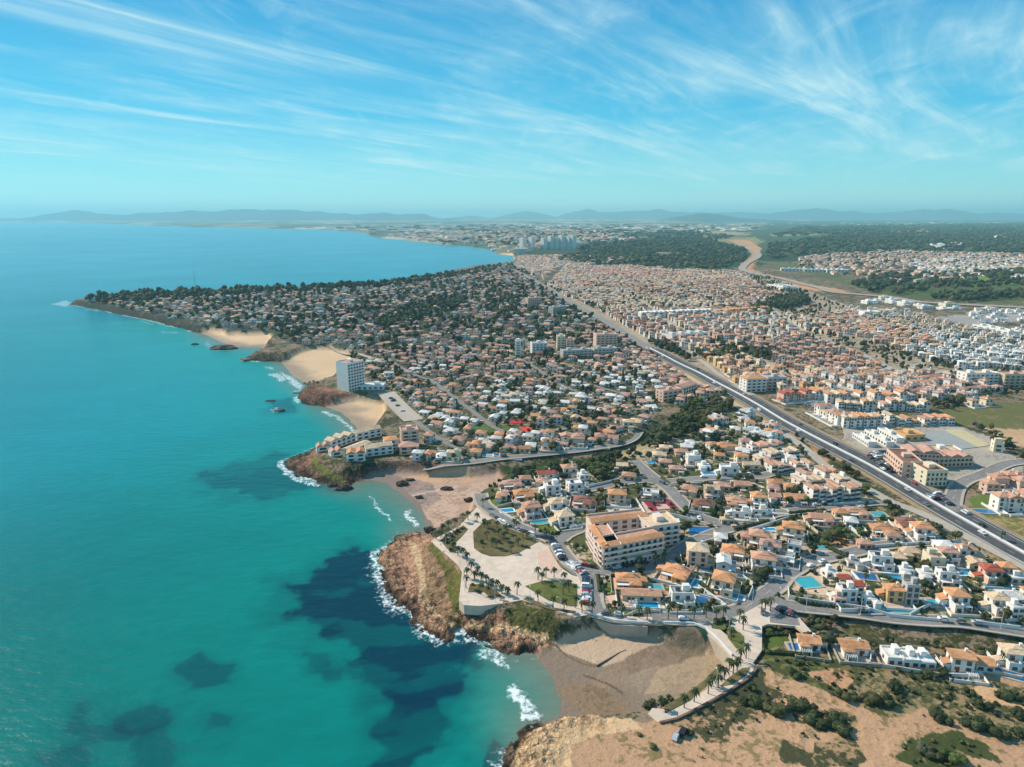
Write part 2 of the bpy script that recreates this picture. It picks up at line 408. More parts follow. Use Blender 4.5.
# near headland
zone([(374,560),(378,548),(392,538),(415,529),(428,533),(442,545),(452,566),(462,590),(466,608),(500,620),(552,630),(556,645),(520,658),(480,645),(440,642),(405,620)], OCHRE, ROCKD, .42, 2, 4)
zone([(424,534),(440,545),(452,556),(463,580),(462,600),(463,609),(482,618),(470,618),(446,612),(430,596),(422,575),(419,555)], (176,138,104), (126,102,68), .45, 2.5, 7)
zone([(432,536),(445,560),(462,578),(462,600),(456,604),(448,585),(440,565),(430,548)], (112,110,52), (128,100,62), .4, 1.5, 7.5)
zone([(500,611),(520,606),(545,612),(563,623),(552,632),(530,626),(508,619)], (104,100,52), (74,76,38), .5, 1.5, 7)
zone([(563,624),(600,624),(612,630),(600,634),(560,633)], (104,92,52), (64,66,34), .6, 1.2, 7)
zone([(465,606),(500,612),(508,618),(480,618)], (170,126,98), (130,96,74), .5, 1.5, 6)
zline([(412,538),(417,552),(421,575),(424,592),(436,610),(452,618),(480,621),(510,625),(545,633)], 3.2, (226,190,144), (206,168,122), .4, 1, 5)
# second headland with the holiday complex
zone([(284,466),(300,454),(318,448),(326,470),(345,480),(352,490),(320,488),(295,478)], (168,126,98), (116,86,66), .5, 2, 4)
zone([(322,480),(345,474),(372,468),(400,466),(440,468),(440,474),(380,474),(352,486)], (122,90,74), (86,64,54), .5, 1.5, 4)
zone([(308,457),(314,452),(330,466),(345,470),(340,476),(322,468)], (124,124,62), GRASS2, .4, 1)
zone([(297,397),(303,388),(330,392),(350,396),(348,404),(310,406)], (156,112,86), (108,78,62), .5, 2, 4)
zone([(440,470),(500,470),(512,478),(494,476),(470,480),(440,478)], (152,116,88), (104,78,58), .5, 2, 4)
# south headland and scrub at the lower right
zone([(500,780),(512,745),(545,720),(600,723),(640,720),(660,716),(690,703),(720,690),(750,664),(762,668),(1060,672),(1700,690),(1700,900),(500,800)], (194,152,116), (138,118,80), .40, 4, 6)
zone([(500,780),(512,745),(545,720),(600,723),(635,722),(645,735),(600,740),(575,752),(570,780)], (220,182,138), (186,144,104), .35, 2, 5)
zone([(680,725),(700,706),(735,690),(765,680),(790,702),(765,722),(735,735),(700,740)], (176,140,106), SCRD, .54, 6, 7)
zone([(742,672),(768,676),(770,686),(740,700),(690,712),(700,704)], (150,118,84), SCRD, .58, 6, 7)
zone([(766,650),(850,660),(930,676),(1060,688),(1060,756),(1000,743),(940,722),(890,713),(850,703),(815,690),(782,673)], (160,136,98), (84,86,50), .54, 6, 7)
zone([(766,648),(830,660),(845,668),(838,690),(815,690),(790,678),(770,668)], (118,114,66), (74,80,44), .52, 2, 7)
zone([(800,672),(850,668),(858,678),(846,690),(812,682)], (200,150,112), (118,104,62), .42, 2, 7)
zone([(790,700),(850,716),(858,735),(840,745),(800,722)], (172,140,100), SCRD, .54, 6, 7)
zone([(895,745),(960,740),(1000,767),(900,780)], (150,128,90), (74,80,42), .62, 6, 7)
zone([(800,735),(850,745),(862,780),(800,780)], (170,138,100), SCRD, .54, 6, 7)
zone([(958,692),(985,686),(1010,702),(1060,715),(1060,722),(1015,708),(985,704),(965,712),(975,695)], DIRTL, (200,150,104), .4, 2, 7)
# streets' verges and cleared plots
zone([(560,600),(566,596),(580,608),(574,612)], GRASS, GRASS2, .4, .5)
zone([(826,536),(848,534),(865,543),(872,552),(846,554),(832,546)], (206,152,112), (190,136,98), .4, .8)
zone([(905,425),(940,420),(1000,440),(1010,455),(960,462),(900,440)], (190,176,160), (160,150,138), .4, 1)
zone([(845,428),(905,424),(1000,447),(1024,462),(1024,475),(960,480),(900,490),(840,446)], (178,166,150), (148,138,128), .4, 1)
zone([(800,402),(830,402),(862,424),(838,428)], (150,146,140), (138,134,128), .4, .8)
zone([(470,425),(508,424),(514,432),(480,440),(470,436)], (100,118,52), (80,92,46), .45, 1)
zone([(763,630),(790,630),(795,640),(765,648)], (80,98,36), GRASS2, .4, 1)
# gardens north of the seafront park
zone([(487,496),(512,500),(510,506),(493,507)], (104,120,44), GRASS2, .4, .8)
zone([(530,528),(548,520),(568,528),(560,533),(543,532)], (104,120,44), GRASS2, .4, .8)
zone([(588,518),(604,508),(610,518),(594,524)], (96,112,42), GRASS2, .45, .8)
zone([(602,583),(616,580),(620,591),(604,594)], (100,116,44), GRASS2, .4, .6)
zone([(704,576),(716,586),(735,598),(724,600),(708,588)], (96,112,42), GRASS2, .4, .8)
zone([(705,531),(722,526),(730,530),(716,536)], (96,116,40), GRASS2, .4, .8)
zone([(765,526),(785,519),(790,524),(772,531)], (110,124,48), GRASS2, .4, .8)
zone([(800,538),(815,532),(822,540),(806,545)], (100,116,46), GRASS2, .4, .8)
zone([(858,570),(884,572),(890,582),(872,580)], (92,112,40), GRASS2, .4, .6)
zone([(944,612),(966,612),(972,622),(948,621)], (104,118,48), GRASS2, .4, .6)
zone([(770,642),(864,627),(1024,650),(1024,660),(960,648),(900,640),(850,636),(800,640)], (112,106,62), SCRD, .6, 6, 7)

# what lies just outside the picture's right side
zone([(1052,690),(1700,700),(1700,860),(1100,770),(1052,756)], (150,130,94), (78,82,44), .56, 6, 7)
zone([(1040,585),(1060,470),(1060,372),(1060,310),(1500,310),(1700,640),(1060,640)], (184,164,138), (86,88,56), .5, 2)
zone([(1060,222),(1700,222),(1700,258),(1060,258)], (54,76,46), (40,60,40), .5, 60)
zone([(1060,272),(1700,272),(1700,308),(1060,306)], (104,108,66), (80,90,50), .5, 12)
def ground_colours():
    X, Y, d = GX, GY, GD; R = np.hypot(X, Y)
    sh = X.shape
    wx = X+(fbm(X, Y, 14, 5, 3)-.5)*2; wy = Y+(fbm(X, Y, 14, 9, 3)-.5)*2
    C1 = np.zeros(sh+(3,)); C2 = np.zeros(sh+(3,)); W = np.full(sh, .5)
    C1[:] = S(150,128,104); C2[:] = S(70,74,44)
    # far plain: fields, groves and settlements as large patches
    cx = (X+(fbm(X, Y, 900, 71)-.5)*900)/420; cy = (Y+(fbm(X, Y, 900, 77)-.5)*1400)/620
    hsh = hash2(np.floor(cx), np.floor(cy), 5); far = sstep(2600, 3600, Y-.25*X)
    pal = np.array([S(70,84,58), S(96,104,70), S(138,126,94), S(178,160,128), S(84,92,64), S(120,116,84), S(60,76,50), S(196,186,168)])
    pc = pal[(hsh*7.99).astype(int)]
    big = fbm(X, Y, 5200, 91, 2)[..., None]
    pc = pc*(.75+.5*big)
    C1 = C1*(1-far[..., None])+pc*far[..., None]; C2 = C2*(1-far[..., None])+(pc*.6)*far[..., None]; W = W*(1-far)+.42*far
    for q in Z:
        if isinstance(q[0], str):
            _, P, wid, c1, c2, w, rag = q; P = np.array(P); m = (X > P[:, 0].min()-20) & (X < P[:, 0].max()+20) & (Y > P[:, 1].min()-20) & (Y < P[:, 1].max()+20)
            if not m.any(): continue
            rx = (wx-X)[m]*rag; ry = (wy-Y)[m]*rag
            k = np.zeros(sh, bool); k[m] = dline(X[m]+rx, Y[m]+ry, P) < wid/2
        else:
            P, c1, c2, w, rag = q; k = inpoly(X+(wx-X)*rag*1.6, Y+(wy-Y)*rag*1.6, P)
        C1[k] = c1; C2[k] = c2; W[k] = w
    # sea-washed rock at the foot of the cliffs, cliffs themselves
    hh = GH
    rim = sstep(5, .5, d+(fbm(X, Y, 6, 61, 3)-.5)*8)*(R < 2500)
    rim = rim*(1-GB)
    C1 = C1*(1-rim[..., None])+S(92,70,54)*rim[..., None]; C2 = C2*(1-rim[..., None])+S(50,40,34)*rim[..., None]
    # sand
    b = GB
    near_inlet = (Y < 330) & (X > 0); cove = (Y < 480) & (X < 0)
    dry = np.zeros(sh+(3,)); dry[:] = S(226,190,150); wet = np.zeros(sh+(3,)); wet[:] = S(168,146,124)
    dry[cove] = S(196,160,136); wet[cove] = S(142,124,112); dry[near_inlet] = S(188,160,130); wet[near_inlet] = S(136,118,100)
    f = sstep(4, 26, d+(fbm(X, Y, 22, 13, 3)-.5)*22); f[near_inlet] = sstep(16, 60, d+(fbm(X, Y, 30, 13, 3)-.5)*50)[near_inlet]
    s1 = wet*(1-f[..., None])+dry*f[..., None]
    C1 = C1*(1-b[..., None])+s1*b[..., None]; C2 = C2*(1-b[..., None])+(s1*.92)*b[..., None]; W = W*(1-b)+.4*b
    for pts, c1, c2, w, rag in SAND:
        k = inpoly(X+(wx-X)*rag*1.5, Y+(wy-Y)*rag*1.5, pp(pts, 1.5)); C1[k] = S(*c1); C2[k] = S(*c2); W[k] = w
    for pts, wid, c in WRACK:
        P = np.array(pp(pts, 1.5)); m = (np.abs(X-P[:, 0].mean()) < 120) & (np.abs(Y-P[:, 1].mean()) < 120)
        k = np.zeros(sh, bool); k[m] = dline(X[m]+(wx-X)[m]*1.4, Y[m]+(wy-Y)[m]*1.4, P) < wid
        C1[k] = S(*c); C2[k] = S(*c)
    return C1, C2, W
SAND = [([(549,645),(566,640),(600,633),(640,634),(655,642),(640,650),(620,660),(605,664),(594,660),(580,655),(565,650)], (192,164,136), (180,152,124), .3, 1.5),
 ([(622,658),(650,644),(690,640),(712,650),(700,660),(660,668),(630,672),(600,690),(588,682),(604,668)], (148,124,102), (134,112,92), .45, 2),
 ([(560,690),(575,680),(600,684),(625,700),(630,716),(600,722),(580,712)], (142,118,92), (128,104,80), .45, 2),
 ([(665,645),(690,643),(704,652),(700,660),(680,660)], (138,120,96), (124,110,86), .5, 1.5),
 ([(690,640),(700,636),(712,645),(705,650)], (40,84,62), (34,70,54), .5, 1),
 ([(655,672),(690,658),(715,655),(725,664),(700,678),(668,690),(645,695)], (176,150,120), (160,134,106), .4, 2),
 ([(420,500),(440,492),(470,484),(490,480),(480,496),(462,505),(450,522),(436,528)], (206,172,146), (176,142,120), .45, 2),
 ([(404,486),(430,480),(440,494),(430,505),(416,500)], (172,146,130), (146,124,112), .5, 2),
 ([(400,476),(440,474),(490,474),(470,482),(430,482)], (206,166,132), (180,140,110), .4, 1.5)]
WRACK = [([(550,644),(557,645),(570,655),(584,661),(597,664)], .5, (120,96,72)), ([(584,672),(600,678),(616,686),(622,690)], .6, (112,90,66)), ([(412,494),(420,492),(440,489),(456,486)], .9, (206,186,168))]
def build_ground():
    global GH, GB
    X, Y, d = GX, GY, GD
    GB = np.zeros(X.shape)
    for P in BEACH_W: GB = np.maximum(GB, sstep(-3, 2, sd(X, Y, P)))
    GH = height(X, Y, d)
    C1, C2, W = ground_colours()
    # broken rock near the water's edge
    R = np.hypot(X, Y)
    rk = np.maximum(sstep(-6, 3, sd(X, Y, SHELF_W)), sstep(-4, 4, sd(X, Y, SHELF2_W)))
    edge = sstep(26, 6, d)*sstep(-1.5, 1, d)*(1-GB)*(R < 1800)
    rk = np.maximum(rk*.6, edge)*(1-GB)*sstep(36, 26, d)
    rid = 1-np.abs(2*fbm(X, Y, 7, 23, 4)-1)
    blk = np.floor(fbm(X, Y, 5.5, 37, 3)*9)/9
    GHr = GH+rk*(rid-.72)*2.2+rk*(fbm(X, Y, 2.4, 29, 3)-.5)*2.6+rk*(blk-.5)*2.4+rk*(fbm(X, Y, 1.3, 47, 2)-.5)*1.4
    GHr = np.where((d > 0) & (GH > .2), np.maximum(GHr, .15), GHr)
    scr = (1-rk)*(1-GB)*(R < 420)*(Y < 300)*(X > 90)
    GHr = GHr+scr*(fbm(X, Y, 5, 31, 3)-.5)*.7
    crev = np.maximum(rk*sstep(.62, .45, rid), .8*rk*sstep(.54, .62, fbm(X, Y, 4, 43, 3)))
    C1 = C1*(1-.38*crev[..., None]); C2 = C2*(1-.3*crev[..., None])
    V = np.stack([X.ravel(), Y.ravel(), GHr.ravel()], 1)
    i = np.arange(NR*NA).reshape(NR, NA)
    q = np.stack([i[:-1, :-1], i[:-1, 1:], i[1:, 1:], i[1:, :-1]], -1).reshape(-1, 4)[:, ::-1]
    dr = d.ravel()
    land = (dr[q] > -12-0.004*R.ravel()[q]).any(1); wat = (dr[q] < 6+.002*R.ravel()[q]).any(1)
    m, nt, b = new_mat('ground_surface'); N = NT(nt)
    pos = N.n('ShaderNodeNewGeometry').outputs['Position']
    a1 = N.n('ShaderNodeAttribute', attribute_name='c1').outputs['Color']; a2 = N.n('ShaderNodeAttribute', attribute_name='c2').outputs['Color']; aw = N.n('ShaderNodeAttribute', attribute_name='w').outputs['Fac']
    nf = N.noise(pos, .42, 5, .62); nc = N.noise(pos, .075, 3, .55); big = N.noise(pos, .006, 2)
    nn = N.math('ADD', N.math('MULTIPLY', nf, .55), N.math('MULTIPLY', nc, .45))
    t = N.math('ADD', nn, N.math('MULTIPLY', N.math('SUBTRACT', aw, .5), .62))
    fac = N.ramp(t, .46, .54)
    col = N.mix(fac, a1, a2)
    v = N.ramp(N.noise(pos, 1.6, 3, .7), .25, .75, .85, 1.14)
    v = N.math('MULTIPLY', v, N.ramp(big, .3, .7, .9, 1.1))
    ark = N.n('ShaderNodeAttribute', attribute_name='rk').outputs['Fac']
    def cracks(sc):
        dn = N.n('ShaderNodeTexNoise', inp={'Scale': sc*.8, 'Detail': 3}); N.l(pos, dn.inputs['Vector']); mx = N.n('ShaderNodeMix', data_type='RGBA'); mx.inputs[0].default_value = .88; N.l(dn.outputs['Color'], mx.inputs[6]); 
        vm = N.n('ShaderNodeVectorMath', operation='MULTIPLY_ADD'); N.l(dn.outputs['Color'], vm.inputs[0]); vm.inputs[1].default_value = (2.2/sc*.5,)*3; N.l(pos, vm.inputs[2])
        vo = N.n('ShaderNodeTexVoronoi', feature='DISTANCE_TO_EDGE', inp={'Scale': sc}); N.l(vm.outputs[0], vo.inputs['Vector']); return N.ramp(vo.outputs['Distance'], .0, .16)
    ck = N.math('MULTIPLY', N.math('ADD', N.math('MULTIPLY', cracks(.22), .5), .5), N.math('ADD', N.math('MULTIPLY', cracks(.6), .4), .6))
    ckm = N.math('ADD', N.math('SUBTRACT', 1.0, ark), N.math('MULTIPLY', ark, ck)); v = N.math('MULTIPLY', v, ckm)
    hs = N.n('ShaderNodeHueSaturation'); N.l(col, hs.inputs['Color']); N.l(v, hs.inputs['Value']); N.l(hs.outputs[0], b.inputs['Base Color'])
    b.inputs['Roughness'].default_value = .9; b.inputs['Specular IOR Level'].default_value = .2
    bp = N.n('ShaderNodeBump', inp={'Strength': .6, 'Distance': 1.0}); N.l(N.math('ADD', nf, N.math('MULTIPLY', N.math('MULTIPLY', ck, ark), 1.6)), bp.inputs['Height']); N.l(bp.outputs[0], b.inputs['Normal'])
    fl = q[land]; u, inv = np.unique(fl, return_inverse=True)
    me = np_mesh('ground', V[u], inv.reshape(-1, 4), m, {'c1': ('C', C1.reshape(-1, 3)[u]), 'c2': ('C', C2.reshape(-1, 3)[u]), 'w': ('F', W.ravel()[u]), 'rk': ('F', np.clip(rk, 0, 1).ravel()[u])}, True)
    tag(link(bpy.data.objects.new('ground', me)), kind='structure')
    # sea
    depth = np.clip(-d, 0, 4000)
    n1 = fbm(X, Y, 60, 101, 3); n2 = fbm(X, Y, 420, 103, 2)
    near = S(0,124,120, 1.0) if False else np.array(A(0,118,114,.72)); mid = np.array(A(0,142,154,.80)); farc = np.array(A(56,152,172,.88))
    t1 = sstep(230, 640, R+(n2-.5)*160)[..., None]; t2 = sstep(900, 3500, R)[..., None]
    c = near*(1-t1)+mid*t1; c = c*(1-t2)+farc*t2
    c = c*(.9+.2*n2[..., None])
    shal = np.exp(-depth/100)*(R < 1300); sc = np.array(A(10,158,142,.86)); c = c*(1-.75*shal[..., None])+sc*.75*shal[..., None]
    # posidonia meadows
    for pts, k, soft in GRASSBED:
        P = pp(pts, 0); w1 = (fbm(X, Y, 34, 111, 5)-.5)*24; w2 = (fbm(X, Y, 34, 117, 5)-.5)*24
        s = sd(X+w1, Y+w2, P, 70)+(fbm(X, Y, 11, 121, 5)-.5)*soft*2.0+soft*.3
        g = (.45*sstep(-soft*1.8, soft*.4, s)+.55*sstep(-soft*.25, soft*.25, s))*k*(1-.22*sstep(.54, .66, fbm(X*.6+Y*.3, Y-X*.4, 16, 119, 4)))
        g = np.clip(g, 0, 1)[..., None]; c = c*(1-g)+np.array(A(6,58,80,.75))*g
    sandy = np.zeros(X.shape)
    for P in BEACH_W[:5]:
        s = sd(X, Y, P, 90); sandy = np.maximum(sandy, sstep(-30, -2, s))
    sandy = sandy*np.exp(-depth/20)
    c = c*(1-.85*sandy[..., None])+np.array(A(134,134,116,.8))*.85*sandy[..., None]
    foam = np.zeros(X.shape)
    fn = fbm(X, Y, 3.2, 131, 4); fw = (fbm(X, Y, 8, 137, 3)-.5)*4
    for pts, k, soft in FOAM:
        s = sd(X+fw, Y+fw, pp(pts, 0), 20); foam = np.maximum(foam, sstep(-soft, soft*.7, s)*k)
    cl = sstep(-7-4*fbm(X, Y, 30, 141, 2), -.5, d+(fn-.5)*7)*(1-sandy)*(R < 2400)*sstep(.40, .58, fbm(X, Y, 26, 143, 2))
    foam = np.maximum(foam, cl*.85)
    lines = sandy*sstep(.055, .0, np.abs(fbm(X, Y, 15, 151, 2)-.5))*.5
    foam = np.maximum(foam, lines)
    ms, nt, b = new_mat('sea_water'); N = NT(nt)
    geo = N.n('ShaderNodeNewGeometry'); pos = geo.outputs['Position']
    a1 = N.n('ShaderNodeAttribute', attribute_name='c1').outputs['Color']; af = N.n('ShaderNodeAttribute', attribute_name='foam').outputs['Fac']
    fno = N.noise(pos, .45, 7, .72); fm = N.ramp(N.math('ADD', N.math('MULTIPLY', af, .68), N.math('MULTIPLY', N.math('SUBTRACT', fno, .5), 2.4)), .30, .82)
    fm = N.math('MULTIPLY', fm, N.ramp(af, .05, .2))
    mp = N.n('ShaderNodeMapping'); mp.inputs['Rotation'].default_value = (0, 0, math.radians(28)); mp.inputs['Scale'].default_value = (.45, 1.0, 1); N.l(pos, mp.inputs[0])
    w1 = N.noise(mp.outputs[0], .20, 4, .55); w2 = N.noise(mp.outputs[0], .035, 3, .5); big = N.noise(pos, .004, 3, .5)
    wv = N.math('ADD', N.math('MULTIPLY', w1, .5), N.math('MULTIPLY', w2, .5))
    v = N.math('MULTIPLY', N.ramp(wv, .3, .7, .93, 1.07), N.ramp(big, .3, .7, .93, 1.07))
    hs = N.n('ShaderNodeHueSaturation'); N.l(a1, hs.inputs['Color']); N.l(v, hs.inputs['Value'])
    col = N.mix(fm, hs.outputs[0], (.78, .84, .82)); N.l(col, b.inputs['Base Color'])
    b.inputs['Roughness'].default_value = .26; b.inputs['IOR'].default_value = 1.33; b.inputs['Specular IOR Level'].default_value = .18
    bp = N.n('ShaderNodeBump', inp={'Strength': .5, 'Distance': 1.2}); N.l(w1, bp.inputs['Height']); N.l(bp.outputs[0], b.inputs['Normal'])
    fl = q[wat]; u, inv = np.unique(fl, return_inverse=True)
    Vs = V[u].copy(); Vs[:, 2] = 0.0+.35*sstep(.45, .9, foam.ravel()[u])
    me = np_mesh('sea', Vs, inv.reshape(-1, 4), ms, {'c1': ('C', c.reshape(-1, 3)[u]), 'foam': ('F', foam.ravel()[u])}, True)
    tag(link(bpy.data.objects.new('sea', me)), kind='structure')
GRASSBED = [([(374,552),(384,592),(402,612),(426,636),(452,640),(476,640),(486,650),(474,656),(452,676),(436,694),(400,696),(388,680),(366,652),(330,626),(304,606),(302,584),(338,562),(364,550)], .95, 12),
 ([(282,456),(250,462),(216,470),(220,484),(250,492),(286,490),(330,488),(298,470)], .6, 12),
 ([(268,402),(292,398),(299,410),(276,413)], .55, 6),
 ([(184,668),(192,657),(234,665),(232,684),(198,686)], .6, 4), ([(140,706),(178,708),(164,724),(142,722)], .55, 4), ([(84,702),(128,716),(122,730),(100,728),(80,716)], .45, 5),
 ([(206,726),(226,728),(222,742),(206,740)], .5, 4), ([(134,738),(150,732),(162,758),(160,780),(136,780)], .45, 5), ([(50,752),(80,744),(84,760),(60,780),(40,780)], .45, 5),
 ([(312,652),(324,652),(322,661),(312,660)], .55, 3), ([(318,668),(334,668),(332,678),(320,678)], .55, 3), ([(346,668),(360,668),(358,676),(348,676)], .5, 3),
 ([(398,694),(440,690),(446,716),(424,752),(392,780),(350,780),(382,742)], .85, 9), ([(500,735),(512,750),(505,780),(455,785),(480,752)], .75, 6)]
FOAM = [([(509,686),(517,683),(527,692),(537,708),(543,718),(533,724),(520,722),(518,705),(509,699)], .95, 2), ([(478,652),(487,648),(497,650),(505,657),(512,669),(500,668),(490,660),(478,660)], .8, 2),
 ([(368,496),(372,496),(381,507),(392,521),(389,521),(378,510)], .75, 1.5), ([(403,512),(408,510),(416,518),(420,526),(415,529),(407,519)], .85, 1.5),
 ([(320,411),(330,411),(345,420),(357,431),(352,433),(344,424),(334,417)], .8, 2.5), ([(268,374),(279,373),(287,380),(281,382)], .8, 3), ([(280,371),(292,377),(304,386),(300,391),(292,385),(282,376)], .85, 4), ([(262,366),(272,367),(277,370),(266,369)], .65, 2),
 ([(277,462),(284,460),(288,470),(297,477),(310,482),(322,486),(314,487),(300,482),(285,475),(278,468)], .9, 1.5), ([(50,304.5),(66,300),(74,303.5),(66,307)], .7, 8), ([(84,308),(102,310.5),(98,312),(84,310)], .55, 4), ([(140,320),(156,324),(152,325.5),(140,322)], .55, 4), ([(160,331),(184,332),(178,334),(162,333)], .55, 3),
 ([(206,340),(218,349),(232,349.5),(236,350),(214,352),(204,345)], .5, 3), ([(268,409),(276,407),(283,411),(272,413)], .6, 2), ([(476,614),(474,640),(480,640)], .0, 1)]
build_ground()

# ------------------------------------------------------------------ mountains on the far side of the plain
def build_hills():
    # skyline given as (x in the photograph, height of crest above the plain's edge in pixels); each range gets its own distance and body
    ranges = [(26000, [(-200,1),(-60,2),(0,2.5),(20,3),(45,2.5),(68,4.5),(82,8),(92,8.5),(104,5.5),(125,5.5),(145,6.5),(165,7.5),(185,7.5),(205,9),(220,8),(240,10),(262,9.2),(285,9),(305,8.5),(330,7.2),(360,6.3),(385,7),(400,6.2),(425,6.8),(440,4),(460,2)]),
      (33000, [(440,1),(470,4.0),(490,2),(505,5),(525,7.5),(540,6),(556,3),(566,6),(582,8),(600,7.5),(640,8),(655,9.5),(672,6.5),(700,6),(730,6.5),(760,6),(780,8.5),(805,9.5),(815,9.8),(825,7.5),(850,7),(880,6),(905,8),(925,8.5),(945,7.5),(970,5.5),(1000,6.5),(1024,5),(1100,6),(1250,4)]),
      (21000, [(640,1.5),(660,2.2),(680,5.2),(698,7),(712,6.6),(725,4.2),(745,3),(770,2.4),(800,1.4)]), (24000, [(90,1.5),(120,3.2),(160,3.5),(200,2.2),(230,1.2)])]
    m = mat('hill_rock', (.03, .045, .055), .95, .3, .0012, .1)
    for D, sk in ranges:
        sk = np.array(sk); xs = np.arange(sk[0, 0], sk[-1, 0], 1.2)
        hp = np.interp(xs, sk[:, 0], sk[:, 1]); n = len(xs)
        hp = hp*(.9+.2*fbm(xs, xs*0, 14, 3, 3))+3.4*(fbm(xs, xs*0+9, 13, 31, 5)-.5)
        u = (xs-CX)/F; prof = [(-3500, 0), (-2400, .22), (-1500, .5), (-700, .8), (0, 1), (900, .82), (2200, .45), (4200, 0)]
        rows = []
        for k, (dy, a) in enumerate(prof):
            y = D+dy+(fbm(xs, xs*0+k*3, 30, 5+k, 2)-.5)*900*(a < .95)
            hm = np.maximum((hp-1.6)*1.3, .0)/F*D*1.0*a*(1+(.5*(fbm(xs, xs*0+7*k, 9, 15, 3)-.5) if 0 < a < 1 else 0))
            rows.append(np.stack([u*D*1.0, y, 8+hm+ (D*.0 if a else -20)], 1))
        V = np.concatenate(rows); i = np.arange(len(prof)*n).reshape(len(prof), n)
        q = np.stack([i[:-1, :-1], i[:-1, 1:], i[1:, 1:], i[1:, :-1]], -1).reshape(-1, 4)
        # crest height is read against the level of the plain's edge
        tag(link(bpy.data.objects.new('hills', np_mesh('hills', V, q, m, smooth=True))), kind='structure')
build_hills()
# ------------------------------------------------------------------ roads, pavements, the seafront park
M_ASPH = mat('asphalt', A(140,134,128), .9, .24, .5, .25); M_ASPHD = mat('asphalt_dark', A(90,88,88), .9, .24, .4, .25); M_CONC = mat('pale_concrete', A(188,174,156), .85, .14, .5)
M_PAVE = mat('paving', A(222,200,178), .85, .17, .3); M_WHITE = mat('white_paint', A(236,234,228), .6, .08, .8); M_LANE = mat('lane_paint', A(214,212,206), .6, .12, .8)
M_PINK = mat('pink_paving', A(222,184,160), .85, .12, .35); M_LAWN = mat('lawn', A(102,106,58), .95, .45, .22, .1); M_LAWND = mat('dry_lawn', A(116,106,70), .95, .5, .2, .1)
M_DIRT = mat('bare_soil', A(200,150,110), .95, .2, .3, .1); M_HEDGE = mat('hedge_leaf', A(58,70,36), .9, .5, 1.2, .1)
def smooth(P, step=4.0):
    P = [np.array(p, float) for p in P]; out = []
    for i in range(len(P)-1):
        p0 = P[max(i-1, 0)]; p1 = P[i]; p2 = P[i+1]; p3 = P[min(i+2, len(P)-1)]
        n = max(1, int(np.linalg.norm(p2-p1)/step))
        for k in range(n):
            t = k/n
            out.append(.5*((2*p1)+(-p0+p2)*t+(2*p0-5*p1+4*p2-p3)*t*t+(-p0+3*p1-3*p2+p3)*t**3))
    out.append(P[-1]); return np.array(out)
def offset(P, w):
    T = np.gradient(P, axis=0); T /= np.maximum(np.linalg.norm(T, axis=1, keepdims=True), 1e-6)
    return P+np.stack([-T[:, 1], T[:, 0]], 1)*w
ROADS = []
def zlift(P): return .10+.0008*np.hypot(P[:, 0], P[:, 1])
def strip(name, P, a, b, dz, m, kind='structure', h=0.0, lo=None):
    """sheet (or, with h, a raised strip) between two offsets from a line"""
    A_ = offset(P, a); B_ = offset(P, b); n = len(P); z = height(P[:, 0], P[:, 1])+zlift(P)+dz
    mb = MB()
    if not h:
        vs = [(*A_[i], z[i]) for i in range(n)]+[(*B_[i], z[i]) for i in range(n)]
        mb.add(vs, [(i, n+i, n+i+1, i+1) for i in range(n-1)] if a > b else [(i, i+1, n+i+1, n+i) for i in range(n-1)])
    else:
        l = lo if lo is not None else -.3
        vs = [(*A_[i], z[i]+l) for i in range(n)]+[(*A_[i], z[i]+h) for i in range(n)]+[(*B_[i], z[i]+h) for i in range(n)]+[(*B_[i], z[i]+l) for i in range(n)]
        fs = [(k*n+i, k*n+i+1, (k+1)*n+i+1, (k+1)*n+i) for k in range(3) for i in range(n-1)]
        fs += [(0, n, 2*n, 3*n), (4*n-1, 3*n-1, 2*n-1, n-1)]
        if a < b: fs = [f[::-1] for f in fs]
        mb.add(vs, [f[::-1] for f in fs])
    o = mb.obj(name, m)
    if kind: tag(o, kind=kind)
    return o
def road(pts, wid, name='road', m=None, pave=1.2, z=8.0, world=False):
    P = smooth(atgs(pts)[:, :2] if not world else pts); ROADS.append((P, wid/2, name, m or M_ASPH, pave)); return P
HW = road([(650,349),(675,362),(700,374),(722,386),(757,405),(785,422),(819,440),(864,463),(903,485),(942,508),(981,530),(1024,554),(1075,582),(1150,624),(1300,708)], 21.5, 'highway', M_ASPHD, 0)
road([(424,466.5),(440,466),(470,463),(500,459),(530,456),(551,454),(587,450),(614,446),(632,440),(639,432)], 5, pave=1.2)
road([(480,494),(484,505),(500,517),(520,528),(545,537),(556,543),(562,552),(570,562),(585,572),(592,585),(593,603),(598,613),(611,616),(640,619),(694,619.5),(729,613),(745,608),(760,598),(776,587),(787,575),(811,562),(832,557),(856,552),(876,547),(911,543),(950,541)], 6.8, pave=1.5)
road([(587,571),(604,572),(628,571),(657,566),(672,557),(688,545),(716,533),(735,528),(752,525),(772,515),(810,510),(845,506),(874,503),(891,504)], 6.5)
road([(762,601),(772,600),(788,606),(805,608),(827,610),(855,613),(889,618),(928,621),(955,622),(989,627),(1022,632),(1070,640),(1200,665)], 7)
road([(634,461),(647,473),(661,484),(670,490),(686,507),(700,518),(712,522),(735,528)], 7.5)
road([(669,482),(687,480.5),(719,478),(759,477),(774,474),(818,472),(838,475)], 6)
road([(548,500),(560,494),(589,490),(619,484),(645,481),(662,484)], 6)
road([(725,400),(743,410),(769,424),(790,438),(810,453),(824,465),(837,474),(856,484),(874,493),(890,502),(919,513),(942,524),(966,537),(983,546),(1005,557),(1050,582),(1150,640)], 7, m=M_CONC, pave=0)
road([(1070,455),(1024,462),(1005,465),(983,475),(966,481),(957,488),(953,500),(952,512)], 7, pave=1.5)
road([(386,393),(400,408),(414,421)], 14, m=M_CONC)
